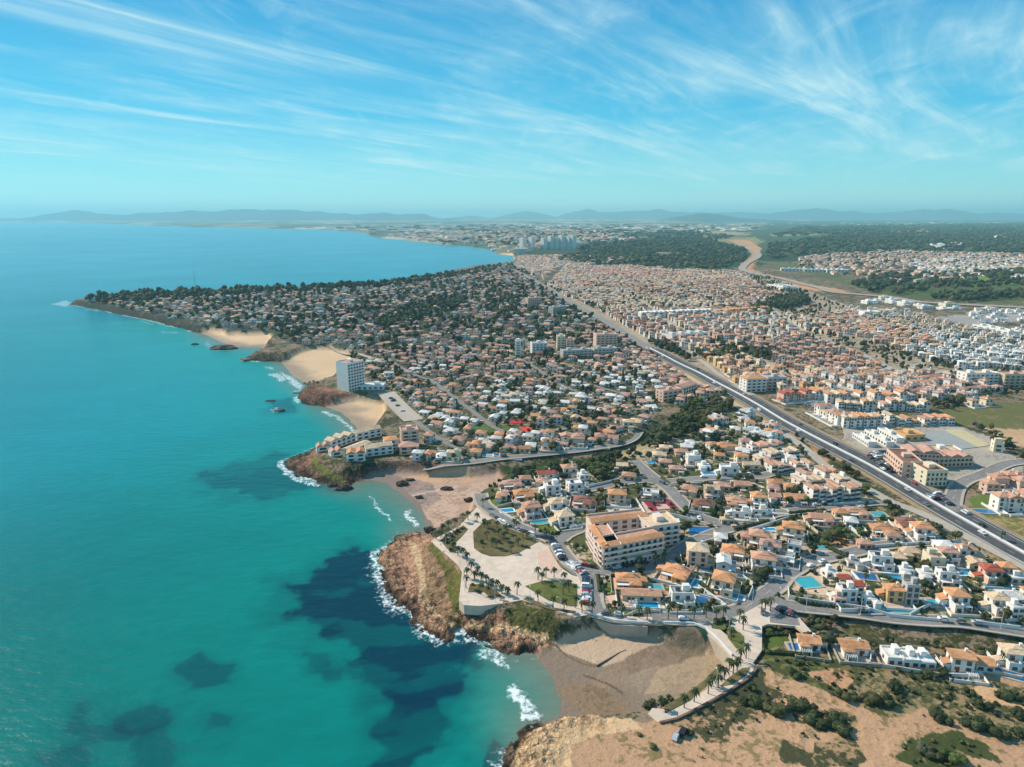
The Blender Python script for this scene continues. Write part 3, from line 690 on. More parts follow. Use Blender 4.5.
road([(556,545),(566,536),(577,531),(588,526)], 6)
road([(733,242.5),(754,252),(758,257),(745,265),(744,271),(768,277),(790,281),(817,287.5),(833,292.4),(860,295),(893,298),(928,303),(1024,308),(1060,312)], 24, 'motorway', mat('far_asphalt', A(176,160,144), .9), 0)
road([(838,475),(870,470),(888,478)], 6, m=M_CONC, pave=0) if False else None
road([(760,300),(800,330),(850,350),(900,372),(960,372),(1040,372)], 9, m=M_CONC, pave=0)
road([(640,300),(665,320),(690,335),(720,345),(760,362),(840,388),(860,392)], 8, m=M_CONC, pave=0)
road([(690,352),(720,376),(752,396)], 6, m=M_CONC, pave=0)
road([(640,432),(690,440),(668,458)], 5, m=M_CONC, pave=0) if False else None
road([(414,421),(440,440),(462,452)], 5, pave=0); road([(430,380),(470,410),(505,432),(560,430),(610,420)], 5, pave=0); road([(388,360),(430,380),(480,372),(540,372),(600,388),(640,398)], 5, pave=0)
road([(470,345),(520,360),(560,385),(600,400)], 5, pave=0); road([(330,345),(370,358),(388,360)], 6, m=M_CONC, pave=0)
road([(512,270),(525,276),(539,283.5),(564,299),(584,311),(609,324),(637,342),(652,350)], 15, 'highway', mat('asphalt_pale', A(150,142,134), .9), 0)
def near_road(X, Y, pad):
    r = np.zeros(np.shape(X), bool)
    for P, hw, *_ in ROADS: r |= dline(X, Y, P[::3] if len(P) > 8 else P) < hw+pad
    return r
def build_roads():
    for k, (P, hw, name, m, pave) in enumerate(ROADS):
        strip(name, P, hw, -hw, .004*k, m)
        if pave:
            for s in (-1, 1):
                E = offset(P, s*(hw+pave/2)); bad = np.zeros(len(P), bool)
                for j, (Q, hq, *_r) in enumerate(ROADS):
                    if j != k: bad |= dline(E[:, 0], E[:, 1], Q) < hq+.8
                i = 0
                while i < len(P):
                    if bad[i]: i += 1; continue
                    j = i
                    while j+1 < len(P) and not bad[j+1]: j += 1
                    if j-i >= 2: strip('pavement', P[i:j+1], s*hw if s > 0 else s*(hw+pave), s*(hw+pave) if s > 0 else s*hw, .004*k, M_CONC, h=.13)
                    i = j+1
        if name == 'road' and m is M_ASPH and hw > 3.2:   # centre dashes
            near = P[(np.hypot(P[:, 0], P[:, 1]) < 520)]
            for i in range(0, len(near)-1, 3):
                if np.linalg.norm(near[i+1]-near[i]) < 9: strip('road_marking', near[i:i+2], .09, -.09, .05, M_LANE)
    # the highway: concrete median, edge lines, lane lines, verges
    P, hw = HW, 10.75
    o = strip('median_barrier', P, .5, -.5, .02, M_WHITE, None, h=.85)
    tag(o, 'long white concrete barrier running down the middle of the dual carriageway', 'barrier')
    for off in (9.0, 1.5, -1.5, -9.0): strip('road_marking', P, off+.16, off-.16, .10, M_LANE)
    for i in range(0, len(P)-2, 4):
        for off in (5.2, -5.2): strip('road_marking', P[i:i+2], off+.10, off-.10, .10, M_LANE)
    for s in (1, -1):
        o = strip('guard_rail', P, s*10.5+.12, s*10.5-.12, .3, mat('galvanised', A(150,152,152), .5, .1, 1, .5), None, h=.45, lo=-.05)
        tag(o, 'grey steel guard rail along the %s edge of the dual carriageway' % ('seaward' if s > 0 else 'inland'), 'guard rail')
        strip('verge', P, s*15 if s > 0 else -11, 11 if s > 0 else -15, .01, mat('verge_soil', A(168,142,108), .95, .25, .2, .1))
    strip('verge', P[:int(len(P)*.5)], -15.2, -21, .02, mat('verge_soil_pale', A(206,178,140), .95, .2, .2, .1))
build_roads()

def sheet(name, pts, dz, m, z=8.0, thick=0.0, kind='structure'):
    P = pp(pts, z+dz); mb = MB(); mb.prism(P, z+dz-(thick or .05), z+dz, 0); o = mb.obj(name, m)
    if kind: tag(o, kind=kind)
    return o
def build_park():
    # stone plaza and promenade
    sheet('plaza', [(431,541),(438,537),(446,533),(458,527),(465,520),(470,514),(478,506),(486,509),(497,521),(516,533),(538,541),(548,546),(553,555),(560,567),(572,575),(583,578),(585,590),(585,608),(592,614),(575,617),(548,608),(522,600),(505,603),(480,606),(464,605),(459,600),(462,572),(458,565),(448,556),(440,549)], .10, M_PAVE, thick=4.5)
    sheet('lawn', [(473,532),(474,548),(481,553),(490,556),(505,556),(518,553),(530,546),(537,542),(524,533),(508,526),(495,518),(484,521)], .28, M_LAWND)
    sheet('lawn', [(525,586),(545,580),(565,582),(577,584),(577,606),(570,606),(548,600)], .28, M_LAWN)
    sheet('lawn', [(523,599),(527,597),(550,607),(576,611),(574,613),(548,609)], .28, M_LAWND)
    sheet('lawn', [(468,592),(470,584),(482,584),(496,590),(502,596),(490,598),(484,592)], .26, M_LAWND)
    sheet('lawn', [(440,540),(447,536),(457,531),(463,525),(468,529),(462,536),(455,543),(458,553),(450,552)], .26, M_LAWND)
    sheet('plaza_rest', [(538,552),(548,549),(552,553),(556,561),(562,569),(558,573),(545,570),(538,563)], .22, M_PINK)
    sheet('car_park', [(548,541),(556,545),(563,555),(572,564),(586,574),(591,586),(592,606),(586,606),(585,590),(583,578),(572,574),(562,566),(555,555)], .24, M_ASPH)
    # promenade above the beach mouth: a deck with a wall below and an opening for the stream
    P1 = [(585,612),(600,616),(613,620),(640,622),(660,623),(694,624),(706,629),(720,642),(732,655),(738,662),(746,660),(738,648),(728,636),(716,626),(704,619.5),(694,617.5),(660,617),(640,617),(613,615),(600,612)]
    P1w = pp(P1, 8.2)
    def promenade_obj(poly, lo, hi, m, nm): mb = MB(); mb.prism(poly, lo, hi, 0, bottom=True); return tag(mb.obj(nm, m), kind='structure')
    promenade_obj(P1w, 6.9, 8.2, M_PAVE, 'promenade')
    a = pp([(585,613),(600,617),(613,621),(640,623),(648,623.2)], 8.2); b = pp([(664,623.2),(694,624.2),(706,629.2),(720,642.4),(732,655.6)], 8.2)
    for L in (a, b):
        P = smooth(L, 5); mb = MB(); A_ = offset(P, .5); B_ = offset(P, -.5)
        for i in range(len(P)-1): mb.prism([tuple(A_[i]), tuple(A_[i+1]), tuple(B_[i+1]), tuple(B_[i])], .2, 6.88)
        tag(mb.obj('sea_wall', M_CONC), 'concrete sea wall holding up the promenade %s the stream opening' % ('left of' if L is a else 'right of'), 'wall')
    for L, t in ((a, 'left of'), (b, 'right of')):
        P = smooth(L, 5); A_ = offset(P, .25); B_ = offset(P, -.25); mb = MB()
        for i in range(len(P)-1): mb.prism([tuple(A_[i]), tuple(A_[i+1]), tuple(B_[i+1]), tuple(B_[i])], 8.22, 9.1)
        tag(mb.obj('parapet', M_WHITE), 'low white parapet on the promenade edge %s the stream opening' % t, 'parapet')
    # lower walk on the beach side
    mb = MB(); mb.prism(pp([(606,626),(640,630),(652,633),(660,633),(676,636),(690,634),(694,629),(664,627),(640,627),(613,624)], 3.4), .3, 3.4)
    tag(mb.obj('lower_walk', mat('shaded_concrete', A(176,170,160), .85)), kind='structure')
    # breakwater-like training wall across the sand
    W = smooth(pp([(597,664),(606,659),(620,651),(634,646),(650,641),(656,639)], 2), 5); mb = MB(); A_ = offset(W, .22); B_ = offset(W, -.22)
    for i in range(len(W)-1): mb.prism([tuple(A_[i]), tuple(A_[i+1]), tuple(B_[i+1]), tuple(B_[i])], -.5, 1.5)
    tag(mb.obj('stream_wall', mat('wet_stone', A(96,80,66), .8)), 'thin dark stone wall curving across the sand beside the stream', 'wall')
    # square with parked cars right of the bridge, walk going down to the southern headland
    sheet('square', [(728,622),(740,615),(752,609),(764,602),(775,603),(788,609),(798,616),(812,632),(803,632),(795,626),(768,624),(762,626),(762,650),(752,664),(744,662),(742,648),(732,634)], .16, M_PAVE, thick=1)
    sheet('car_park', [(770,606),(784,608),(797,617),(800,625),(794,625),(770,622)], .26, M_ASPH)
    sheet('promenade', [(752,662),(757,667),(748,678),(726,692),(700,706),(676,718),(658,722),(648,714),(652,708),(668,709),(690,700),(706,690),(720,672),(732,664),(744,660)], .12, M_PAVE, thick=6)
    sheet('lawn', [(728,678),(742,668),(750,667),(746,675),(732,684),(720,686)], .3, M_LAWND)
    sheet('lawn', [(665,713),(690,700),(712,682),(722,668),(716,668),(702,682),(684,695),(664,706)], .3, M_LAWND)
    sheet('lawn', [(726,631),(733,628),(744,636),(744,650),(736,648),(728,638)], .32, M_LAWN)
    sheet('lawn', [(710,622),(722,618),(732,622),(724,630),(712,628)], .32, M_LAWN)
    mb = MB(); W = smooth(pp([(757,667.5),(748,679),(726,693),(700,707.5),(676,719.5),(660,723)], 8.2), 4); A_ = offset(W, .4); B_ = offset(W, -.4)
    for i in range(len(W)-1): mb.prism([tuple(A_[i]), tuple(A_[i+1]), tuple(B_[i+1]), tuple(B_[i])], 5, 8.7)
    tag(mb.obj('retaining_wall', mat('brown_stone', A(128,100,84), .85, .25, .6)), 'brown stone wall along the landward edge of the walk on the south headland', 'wall')
    # red sports court, bare plot with pale wall, terrace floors
    sheet('court', [(643,501),(668,498.5),(680,508),(652,511)], .16, mat('red_court', A(150,48,66), .8, .12, .5))
    sheet('court', [(655,505),(666,504),(671,508.5),(658,509.5)], .22, M_PINK)
    sheet('court', [(640,499),(643,501),(652,511.5),(655,517),(648,517)], .14, M_PINK)
    sheet('terrace', [(606,596),(634,592),(638,604),(612,607)], .3, M_PINK)
    sheet('terrace', [(606,508),(630,505),(640,514),(612,517)], .1, M_PAVE)
    sheet('terrace', [(800,580),(812,571),(840,562),(862,570),(868,588),(846,598),(812,594),(792,590)], .12, mat('rock_garden', A(214,188,158), .9, .3, .35))
    sheet('terrace', [(812,548),(826,546),(838,550),(826,556),(812,555)], .12, M_PAVE)
    sheet('pitch', [(920,432),(944,430),(978,447),(962,449),(936,447)], .35, mat('grey_roofing', A(164,164,158), .85, .1, .3), z=8)
    sheet('pitch', [(944,430),(962,429),(990,445),(978,447)], .36, mat('straw_turf', A(206,190,146), .9, .1, .3), z=8)
    sheet('court', [(506,421),(524,419.5),(526,422),(508,424)], .3, mat('red_hard_court', A(206,52,52), .8, .1, .5), z=8)
    sheet('court', [(518,427),(530,425.5),(536,430),(524,432)], .3, mat('orange_hard_court', A(216,80,60), .8, .1, .5), z=8)
build_park()
def ico(sub):
    bm = bmesh.new(); bmesh.ops.create_icosphere(bm, subdivisions=sub, radius=1.0)
    v = np.array([q.co[:] for q in bm.verts]); f = np.array([[w.index for w in q.verts] for q in bm.faces]); bm.free(); return v, f
ICO1, ICO2 = ico(1), ico(2)
# ------------------------------------------------------------------ houses
M_WALL = mat('plaster', (1, 1, 1), .85, .10, .9, .2, objcol=True); M_ROOF = None
def roof_mat(name, vc):
    m, nt, b = new_mat(name); N = NT(nt)
    geo = N.n('ShaderNodeNewGeometry'); tc = N.n('ShaderNodeTexCoord')
    src = N.n('ShaderNodeAttribute', attribute_name='tint').outputs['Color'] if vc else N.n('ShaderNodeObjectInfo').outputs['Color']
    n = N.noise(geo.outputs['Position'], .9, 4, .65); n2 = N.noise(geo.outputs['Position'], .12, 2)
    wv = N.n('ShaderNodeTexWave', wave_type='BANDS', bands_direction='X', inp={'Scale': .9, 'Distortion': .4}); N.l(tc.outputs['Object'], wv.inputs[0])
    v = N.math('MULTIPLY', N.ramp(n, .3, .7, .78, 1.2), N.ramp(n2, .3, .7, .88, 1.12)); v = N.math('MULTIPLY', v, N.ramp(wv.outputs['Fac'], 0, 1, .9, 1.06))
    hs = N.n('ShaderNodeHueSaturation'); N.l(src, hs.inputs['Color']); N.l(v, hs.inputs['Value']); N.l(hs.outputs[0], b.inputs['Base Color'])
    b.inputs['Roughness'].default_value = .85; b.inputs['Specular IOR Level'].default_value = .2
    MATS[name] = m; return m
M_ROOF = roof_mat('roof_tile', False); M_ROOFV = roof_mat('roof_tile_town', True)
M_WALLV = mat('plaster_town', (1.0, 1.0, 1.0), .85, .12, .9, .2, vc=True)
M_GLASS = mat('window_glass', (.06, .07, .08), .15, .2, 1.5, .5); M_SHUT = mat('shade_opening', (.045, .045, .05), .8, .2, 1, .2)
M_DOOR = mat('door_wood', A(104,66,40), .6, .2, 2); M_TRIM = mat('white_trim', A(238,234,226), .7, .08, 1); M_RAIL = mat('rail', A(220,216,208), .5, .1, 1)
WALLC = dict(white=A(238,232,222), cream=A(234,218,188), pink=A(228,194,172), ochre=A(222,184,128), grey=A(196,190,182), beige=A(214,196,168), blush=A(238,216,200))
ROOFC = dict(terracotta=A(208,158,128), orange=A(214,154,110), brown=A(150,106,88), cream=A(222,192,158), rose=A(202,156,136), red=A(184,96,76), white=A(232,226,216), grey=A(176,172,166))
RWORD = dict(terracotta='terracotta', orange='orange', brown='brown', cream='sandy', rose='rosy', red='red', white='white', grey='grey')
SHAPES = {}
def villa_shape(w, d, st, roof, var):
    """mesh data of one house design: list of (part name, mesh, key of colour)"""
    key = (w, d, st, roof, var)
    if key in SHAPES: return SHAPES[key]
    R = random.Random(hash(key) & 0xffff if False else (int(w*10)*7+int(d*10)*13+st*101+var*977+len(roof)*31))
    SH = 2.7; h = SH*st+.3; out = []
    wall = MB(); wall.box(-w/2, w/2, -d/2, d/2, -.4, h)
    wing = None
    if var % 4 != 3 and w > 7:
        ww = w*R.uniform(.40, .55); wd = d*R.uniform(.35, .55); sx = R.choice((-1, 1)); wst = max(1, st-1)
        x0 = (-w/2 if sx < 0 else w/2-ww); wing = (x0, x0+ww, -d/2-wd, -d/2, SH*wst+.2); wall.box(*wing[:2], wing[2], wing[3]-.004, -.4, wing[4])
    if roof == 'flat':
        for a in ((-w/2, w/2, -d/2, -d/2+.3), (-w/2, w/2, d/2-.3, d/2), (-w/2, -w/2+.3, -d/2+.3, d/2-.3), (w/2-.3, w/2, -d/2+.3, d/2-.3)): wall.box(*a, h+.001, h+.75)
        if var % 2: wall.box(w*.05, w*.38, -d*.1, d*.32, h+.002, h+2.6)
    out.append(('wall', wall.mesh('wall', M_WALL), 'w'))
    rf = MB()
    if roof == 'flat':
        rf.box(-w/2+.32, w/2-.32, -d/2+.32, d/2-.32, h+.003, h+.12)
    elif roof == 'pyr': rf.hip(-w/2, w/2, -d/2, d/2, h, min(w, d)*.24, .6)
    elif roof == 'gable': rf.hip(-w/2, w/2, -d/2, d/2, h, min(w, d)*.22, .5, gable=True)
    else:
        rf.hip(-w/2, w/2, -d/2, d/2, h, min(w, d)*.22, .6)
        if var % 3 == 1: rf.hip(-w*.2, w*.25, -d*.2, d*.3, h+min(w, d)*.16, min(w, d)*.12, .3)
    out.append(('roof', rf.mesh('roof', M_ROOF), 'r'))
    if wing:
        x0, x1, y0, y1, wh = wing; r2 = MB()
        if roof == 'flat' or (var % 2 and st > 1):
            r2.box(x0-.05, x1+.05, y0-.05, y1-.02, wh+.002, wh+.16); out.append(('terrace', r2.mesh('terrace', M_PINK), None))
            rl = MB(); rl.box(x0, x1, y0-.02, y0+.12, wh+.165, wh+1.1); rl.box(x0, x0+.14, y0+.125, y1-.05, wh+.165, wh+1.1); rl.box(x1-.14, x1, y0+.125, y1-.05, wh+.165, wh+1.1)
            out.append(('railing', rl.mesh('railing', M_TRIM), None))
        else:
            r2.hip(x0, x1, y0, y1-.5, wh, min(x1-x0, y1-y0)*.25, .45); out.append(('roof', r2.mesh('roof', M_ROOF), 'r'))
    # porch with pillars on the free half of the front
    if var % 3 != 2 and wing:
        px0, px1 = (wing[1]+.3, w/2) if wing[0] < -w/2+.01 else (-w/2, wing[0]-.3)
        if px1-px0 > 2.5:
            p = MB(); yb, yf = -d/2-.02, -d/2-2.6
            p.box(px0, px1, yf, yb, 2.4, 2.62, bottom=True)
            k = max(2, int((px1-px0)/2.6)+1)
            for i in range(k): x = px0+.2+(px1-px0-.4)*i/(k-1); p.box(x-.17, x+.17, yf+.05, yf+.4, -.3, 2.398)
            out.append(('porch', p.mesh('porch', M_TRIM), None))
    # later additions: a side annex, a roof room or solar heater, a pergola over the terrace
    if w > 6.4:
        sx = R.choice((-1, 1)); ax0 = sx*w/2; aw = R.uniform(2.2, 3.6); ad = d*R.uniform(.4, .7); ay = R.uniform(-d/2, d/2-ad); ah = R.uniform(2.3, 3.1)
        an = MB(); an.box(min(ax0+sx*.004, ax0+sx*aw), max(ax0+sx*.004, ax0+sx*aw), ay, ay+ad, -.4, ah); out.append(('annex', an.mesh('annex', M_WALL), 'w'))
        ar = MB(); x_ = sorted((ax0+sx*.006, ax0+sx*(aw+.3)))
        ar.add([(x_[0], ay-.25, ah+(.9 if sx > 0 else .02)), (x_[1], ay-.25, ah+(.02 if sx > 0 else .9)), (x_[1], ay+ad+.25, ah+(.02 if sx > 0 else .9)), (x_[0], ay+ad+.25, ah+(.9 if sx > 0 else .02))], [(0, 1, 2, 3), (3, 2, 1, 0)][:1]); out.append(('annex_roof', ar.mesh('annex_roof', M_ROOF), 'r'))
        if roof == 'flat':
            sp = MB(); sp.add([(-w*.3, -d*.2, h+.4), (-w*.05, -d*.2, h+.4), (-w*.05, d*.05, h+1.4), (-w*.3, d*.05, h+1.4)], [(0, 1, 2, 3)]); out.append(('solar_panel', sp.mesh('solar_panel', M_GLASS), None))
        elif var % 2 == 0 and st > 1:
            tw = MB(); tx = -sx*w*.28; tw.box(tx-1.2, tx+1.2, -d/2-.5, -d/2+1.9, h-.6, h+2.0); out.append(('roof_room', tw.mesh('roof_room', M_WALL), 'w')); t2 = MB(); t2.hip(tx-1.2, tx+1.2, -d/2-.5, -d/2+1.9, h+2.003, .7, .3); out.append(('turret_roof', t2.mesh('turret_roof', M_ROOF), 'r'))
        if var % 3 != 1:
            pg = MB(); gx = -sx*w*.25; n_ = 6
            for q in range(n_): pg.box(gx-1.6+q*.62, gx-1.45+q*.62, -d/2-4.8, -d/2-2.7, 2.3, 2.45, bottom=True)
            for q in ((-1.6, -4.7), (1.6, -4.7), (-1.6, -2.8), (1.6, -2.8)): pg.box(gx+q[0]-.1, gx+q[0]+.1, -d/2+q[1]-.1, -d/2+q[1]+.1, .142, 2.298)
            out.append(('pergola', pg.mesh('pergola', M_TRIM), None))
    def win(x, y, z, ww, hh, ax):
        m = MB(); e = .05
        if ax == 'x': m.box(x-ww/2, x+ww/2, min(y, y+e), max(y, y+e), z, z+hh, bottom=True)
        else: m.box(min(x, x+e), max(x, x+e), y-ww/2, y+ww/2, z, z+hh, bottom=True)
        out.append(('window', m.mesh('window', M_GLASS), None))
    for s in range(st):
        z = .9+SH*s; k = max(2, int(w/4.6))
        for i in range(k):
            x = -w/2+w*(i+.5)/k
            fy = -d/2-.045
            if not (wing and s == 0 and wing[0]-.6 < x < wing[1]+.6): win(x, fy, z-.4*(s > 0), 1.7, 1.4+.5*(s > 0), 'x')
            if i == 0 and s == st-1: win(x, d/2-.005, z, 1.2, 1.2, 'x')
        for i in range(1):
            y = 0.0; win(-w/2-.045, y, z, 1.3, 1.3, 'y'); win(w/2-.005, y, z, 1.3, 1.3, 'y')
    if wing: win((wing[0]+wing[1])/2, wing[2]-.045, 1.0, 1.8, 1.3, 'x')
    dr = MB(); dx = (w*.22 if (wing and wing[0] < -w/2+.01) else -w*.22); dr.box(dx-.55, dx+.55, -d/2-.075, -d/2-.05+.03, -.1, 2.1); out.append(('door', dr.mesh('door', M_DOOR), None))
    if w > 6.4:
        tr = MB(); tr.box(-w/2-1.5, w/2+1.2, -d/2-5.2, d/2+1.0, -.3, .14); out.append(('terrace', tr.mesh('terrace', (M_PAVE, M_PINK, M_CONC)[var % 3]), None))
        X0, X1, Y0, Y1 = -w/2-2.6, w/2+2.6, -d/2-6.2, d/2+2.4; gw = MB()
        for q in ((X0, X1, Y0, Y0+.25), (X0, X0+.25, Y0+.26, Y1), (X1-.25, X1, Y0+.26, Y1)): gw.box(*q, -.6, 1.25)
        out.append(('boundary_wall', gw.mesh('boundary_wall', M_TRIM if var % 2 else M_CONC), None))
        hg = MB(); n = int((X1-X0)/.9)
        for q in range(n):
            s_ = R.uniform(.7, 1.1); v = ICO1[0]*(.75+.4*np.random.RandomState(q+var).rand(len(ICO1[0]), 1))*np.array([s_, s_*.8, s_*1.1])+np.array([X0+.5+q*.9, Y1-.4, .7]); hg.add(v.tolist(), ICO1[1].tolist())
        if var % 3 == 0:
            for q in range(int((Y1-Y0)/.9)):
                s_ = R.uniform(.7, 1.1); v = ICO1[0]*np.array([s_*.8, s_, s_*1.1])+np.array([X0+.9, Y0+.8+q*.9, .7]); hg.add(v.tolist(), ICO1[1].tolist())
        out.append(('hedge', hg.mesh('hedge', M_HEDGE), None))
    if roof != 'flat':
        c = MB(); cx, cy = w*.22, d*.12; c.box(cx-.4, cx+.4, cy-.4, cy+.4, h+.5, h+min(w, d)*.24+.9); c.box(cx-.5, cx+.5, cy-.5, cy+.5, h+min(w, d)*.24+.902, h+min(w, d)*.24+1.05); out.append(('chimney', c.mesh('chimney', M_TRIM), None))
    SHAPES[key] = out; return out
def put_house(x, y, z, rot, w, d, st, roof, var, wc, rc, name='villa', group=None, jit=0.0, far=False):
    root = empty(name, (x, y, z), math.radians(rot))
    k = 1+random.uniform(-jit, jit); rf = None; nw = 0
    for pn, me, ck in villa_shape(w, d, st, roof, var):
        if pn == 'window': nw += 1
        if far and (pn in ('door', 'pergola', 'porch', 'hedge', 'railing', 'solar_panel') or (pn == 'window' and nw % 2 == 0)): continue
        o = bpy.data.objects.new(pn, me); o.parent = root; COL.objects.link(o)
        if pn == 'roof' and rf is None: rf = o
        if pn == 'chimney' and rf: o.parent = rf
        if ck: c = (WALLC[wc] if ck == 'w' else ROOFC[rc]); o.color = (min(1, c[0]*k), min(1, c[1]*k), min(1, c[2]*k), 1)
    return root
ITEMS = []   # (object, description, category, group, point)
def item(o, desc, cat, group=None): ITEMS.append((o, desc, cat, group)); return o

def house_words(st, wc, rc, roof, w, big='villa'):
    s = {1: 'single-storey', 2: 'two-storey', 3: 'three-storey', 4: 'four-storey'}[st]
    wd = wc
    if roof == 'flat': return 'flat-roofed %s %s %s' % (wd, s, big)
    return '%s %s %s, %s %s roof' % (wd, s, big, RWORD[rc], {'hip': 'hipped', 'pyr': 'pyramid', 'gable': 'gabled'}[roof])

# ------------------------------------------------------------------ larger buildings
def block(name, p, q, depth, floors, wc='white', roof='flat', rc='terracotta', band=True, label=None, cat='apartment block', fh=3.0, bal=(-1,), bays=0, zp=None, root=None, side=True, pitch=.16, z0=None):
    """slab of flats on a front edge p-q (places in the photograph at ground level, or at height zp): body, balconies, openings, roof"""
    zz = zp if zp is not None else gz(*at(p[0], p[1], 8.0))
    a = at(p[0], p[1], zz); b = at(q[0], q[1], zz)
    rot = math.atan2(b[1]-a[1], b[0]-a[0]); w = math.hypot(b[0]-a[0], b[1]-a[1]); d = depth
    cx = (a[0]+b[0])/2-math.sin(rot)*d/2; cy = (a[1]+b[1])/2+math.cos(rot)*d/2
    g = gz(cx, cy) if z0 is None else z0
    if root is None: root = empty(name, (cx, cy, g), rot); M = Matrix()
    else:
        M = root.matrix_basis.inverted() @ Matrix.Translation((cx, cy, g)) @ Matrix.Rotation(rot, 4, 'Z')
    h = floors*fh+.6
    def fin(mb, nm, m, c=None):
        o = mb.xf(M).obj(nm, m, root)
        if c: o.color = c+(1,)
        return o
    W = WALLC[wc]; b_ = MB(); b_.box(-w/2, w/2, -d/2, d/2, -1.5, h); fin(b_, 'wall', M_WALL, W)
    rm = MB()
    if roof == 'flat':
        rm.box(-w/2+.3, w/2-.3, -d/2+.3, d/2-.3, h+.004, h+.15)
        pr = MB()
        for t in ((-w/2, w/2, -d/2, -d/2+.3), (-w/2, w/2, d/2-.3, d/2), (-w/2, -w/2+.3, -d/2+.3, d/2-.3), (w/2-.3, w/2, -d/2+.3, d/2-.3)): pr.box(*t, h+.002, h+1.0)
        fin(pr, 'parapet', M_WALL, W)
        for i in range(max(1, int(w/14))):
            hx = -w/2+w*(i+.5)/max(1, int(w/14)); st_ = MB(); st_.box(hx-2, hx+2, -d*.15, d*.2, h+.16, h+2.6); fin(st_, 'stair_house', M_WALL, W)
        fin(rm, 'roof', M_ROOF, ROOFC[rc])
    elif roof == 'pent':     # flat deck with a tiled slope along the outer edge
        rm.add([(-w/2-.4,-d/2-.5,h),(w/2+.4,-d/2-.5,h),(w/2+.4,-d/2+2.8,h),(-w/2-.4,-d/2+2.8,h),(-w/2-.4,-d/2-.5,h+.25),(w/2+.4,-d/2-.5,h+.25),(w/2,-d/2+2.7,h+1.4),(-w/2,-d/2+2.7,h+1.4)],[(0,1,5,4),(1,2,6,5),(2,3,7,6),(3,0,4,7),(4,5,6,7)])
        fin(rm, 'roof', M_ROOF, ROOFC[rc]); dk = MB(); dk.box(-w/2+.1, w/2-.1, -d/2+2.82, d/2-.1, h+.003, h+.14); fin(dk, 'roof_deck', M_ROOF, ROOFC['terracotta'])
        pr = MB(); pr.box(-w/2, w/2, d/2-.35, d/2-.002, h+.002, h+1.0); fin(pr, 'parapet', M_WALL, W)
    elif roof == 'saw':      # a run of small gables
        k = max(2, int(w/7))
        for i in range(k): rm.hip(-w/2+w*i/k+.15, -w/2+w*(i+1)/k-.15, -d/2, d/2, h+.01+(i % 2)*.5, 1.7, .1, gable=True)
        fin(rm, 'roof', M_ROOF, ROOFC[rc])
    else:
        rm.hip(-w/2, w/2, -d/2, d/2, h, min(w, d)*pitch, .5, gable=(roof == 'gable')); fin(rm, 'roof', M_ROOF, ROOFC[rc])
    for s in bal:
        for f in range(floors):
            zf = f*fh+.5; k = bays or max(1, int(w/4.5)); ya = s*d/2
            if k*floors*len(bal) <= 84:
                for i in range(k):
                    xx = -w/2+w*(i+.5)/k; ww = w/k*.5; m = MB()
                    m.box(xx-ww/2, xx+ww/2, min(ya, ya+s*.05), max(ya, ya+s*.05), zf+.3, zf+2.0, bottom=True); fin(m, 'window', M_GLASS)
            else:
                m = MB(); m.box(-w/2+.6, w/2-.6, min(ya, ya+s*.05), max(ya, ya+s*.05), zf+.9, zf+2.3, bottom=True); fin(m, 'window_band', M_GLASS)
            if band and f > 0:
                m = MB(); yi = s*(d/2+.06); yb = s*(d/2+1.7); yo = s*(d/2+1.58)
                m.box(-w/2+.4, w/2-.4, min(yi, yb), max(yi, yb), zf-.15, zf+.05, bottom=True)
                m.box(-w/2+.4, w/2-.4, min(yo, yb), max(yo, yb), zf+.052, zf+1.0); fin(m, 'balcony', M_WALL, W)
    if side:
        for s in (-1, 1):
            for f in range(floors):
                for yy in ((-d*.22, d*.22) if d > 9 else (0,)):
                    m = MB(); xa = s*w/2; m.box(min(xa, xa+s*.05), max(xa, xa+s*.05), yy-.8, yy+.8, f*fh+1.2, f*fh+2.5, bottom=True); fin(m, 'window', M_GLASS)
    if label: tag(root, label, cat)
    BLOCKS.append((cx, cy, max(w, d)*.5+4, w, d, rot)); root['_p'] = (cx, cy)
    return root
BLOCKS = []
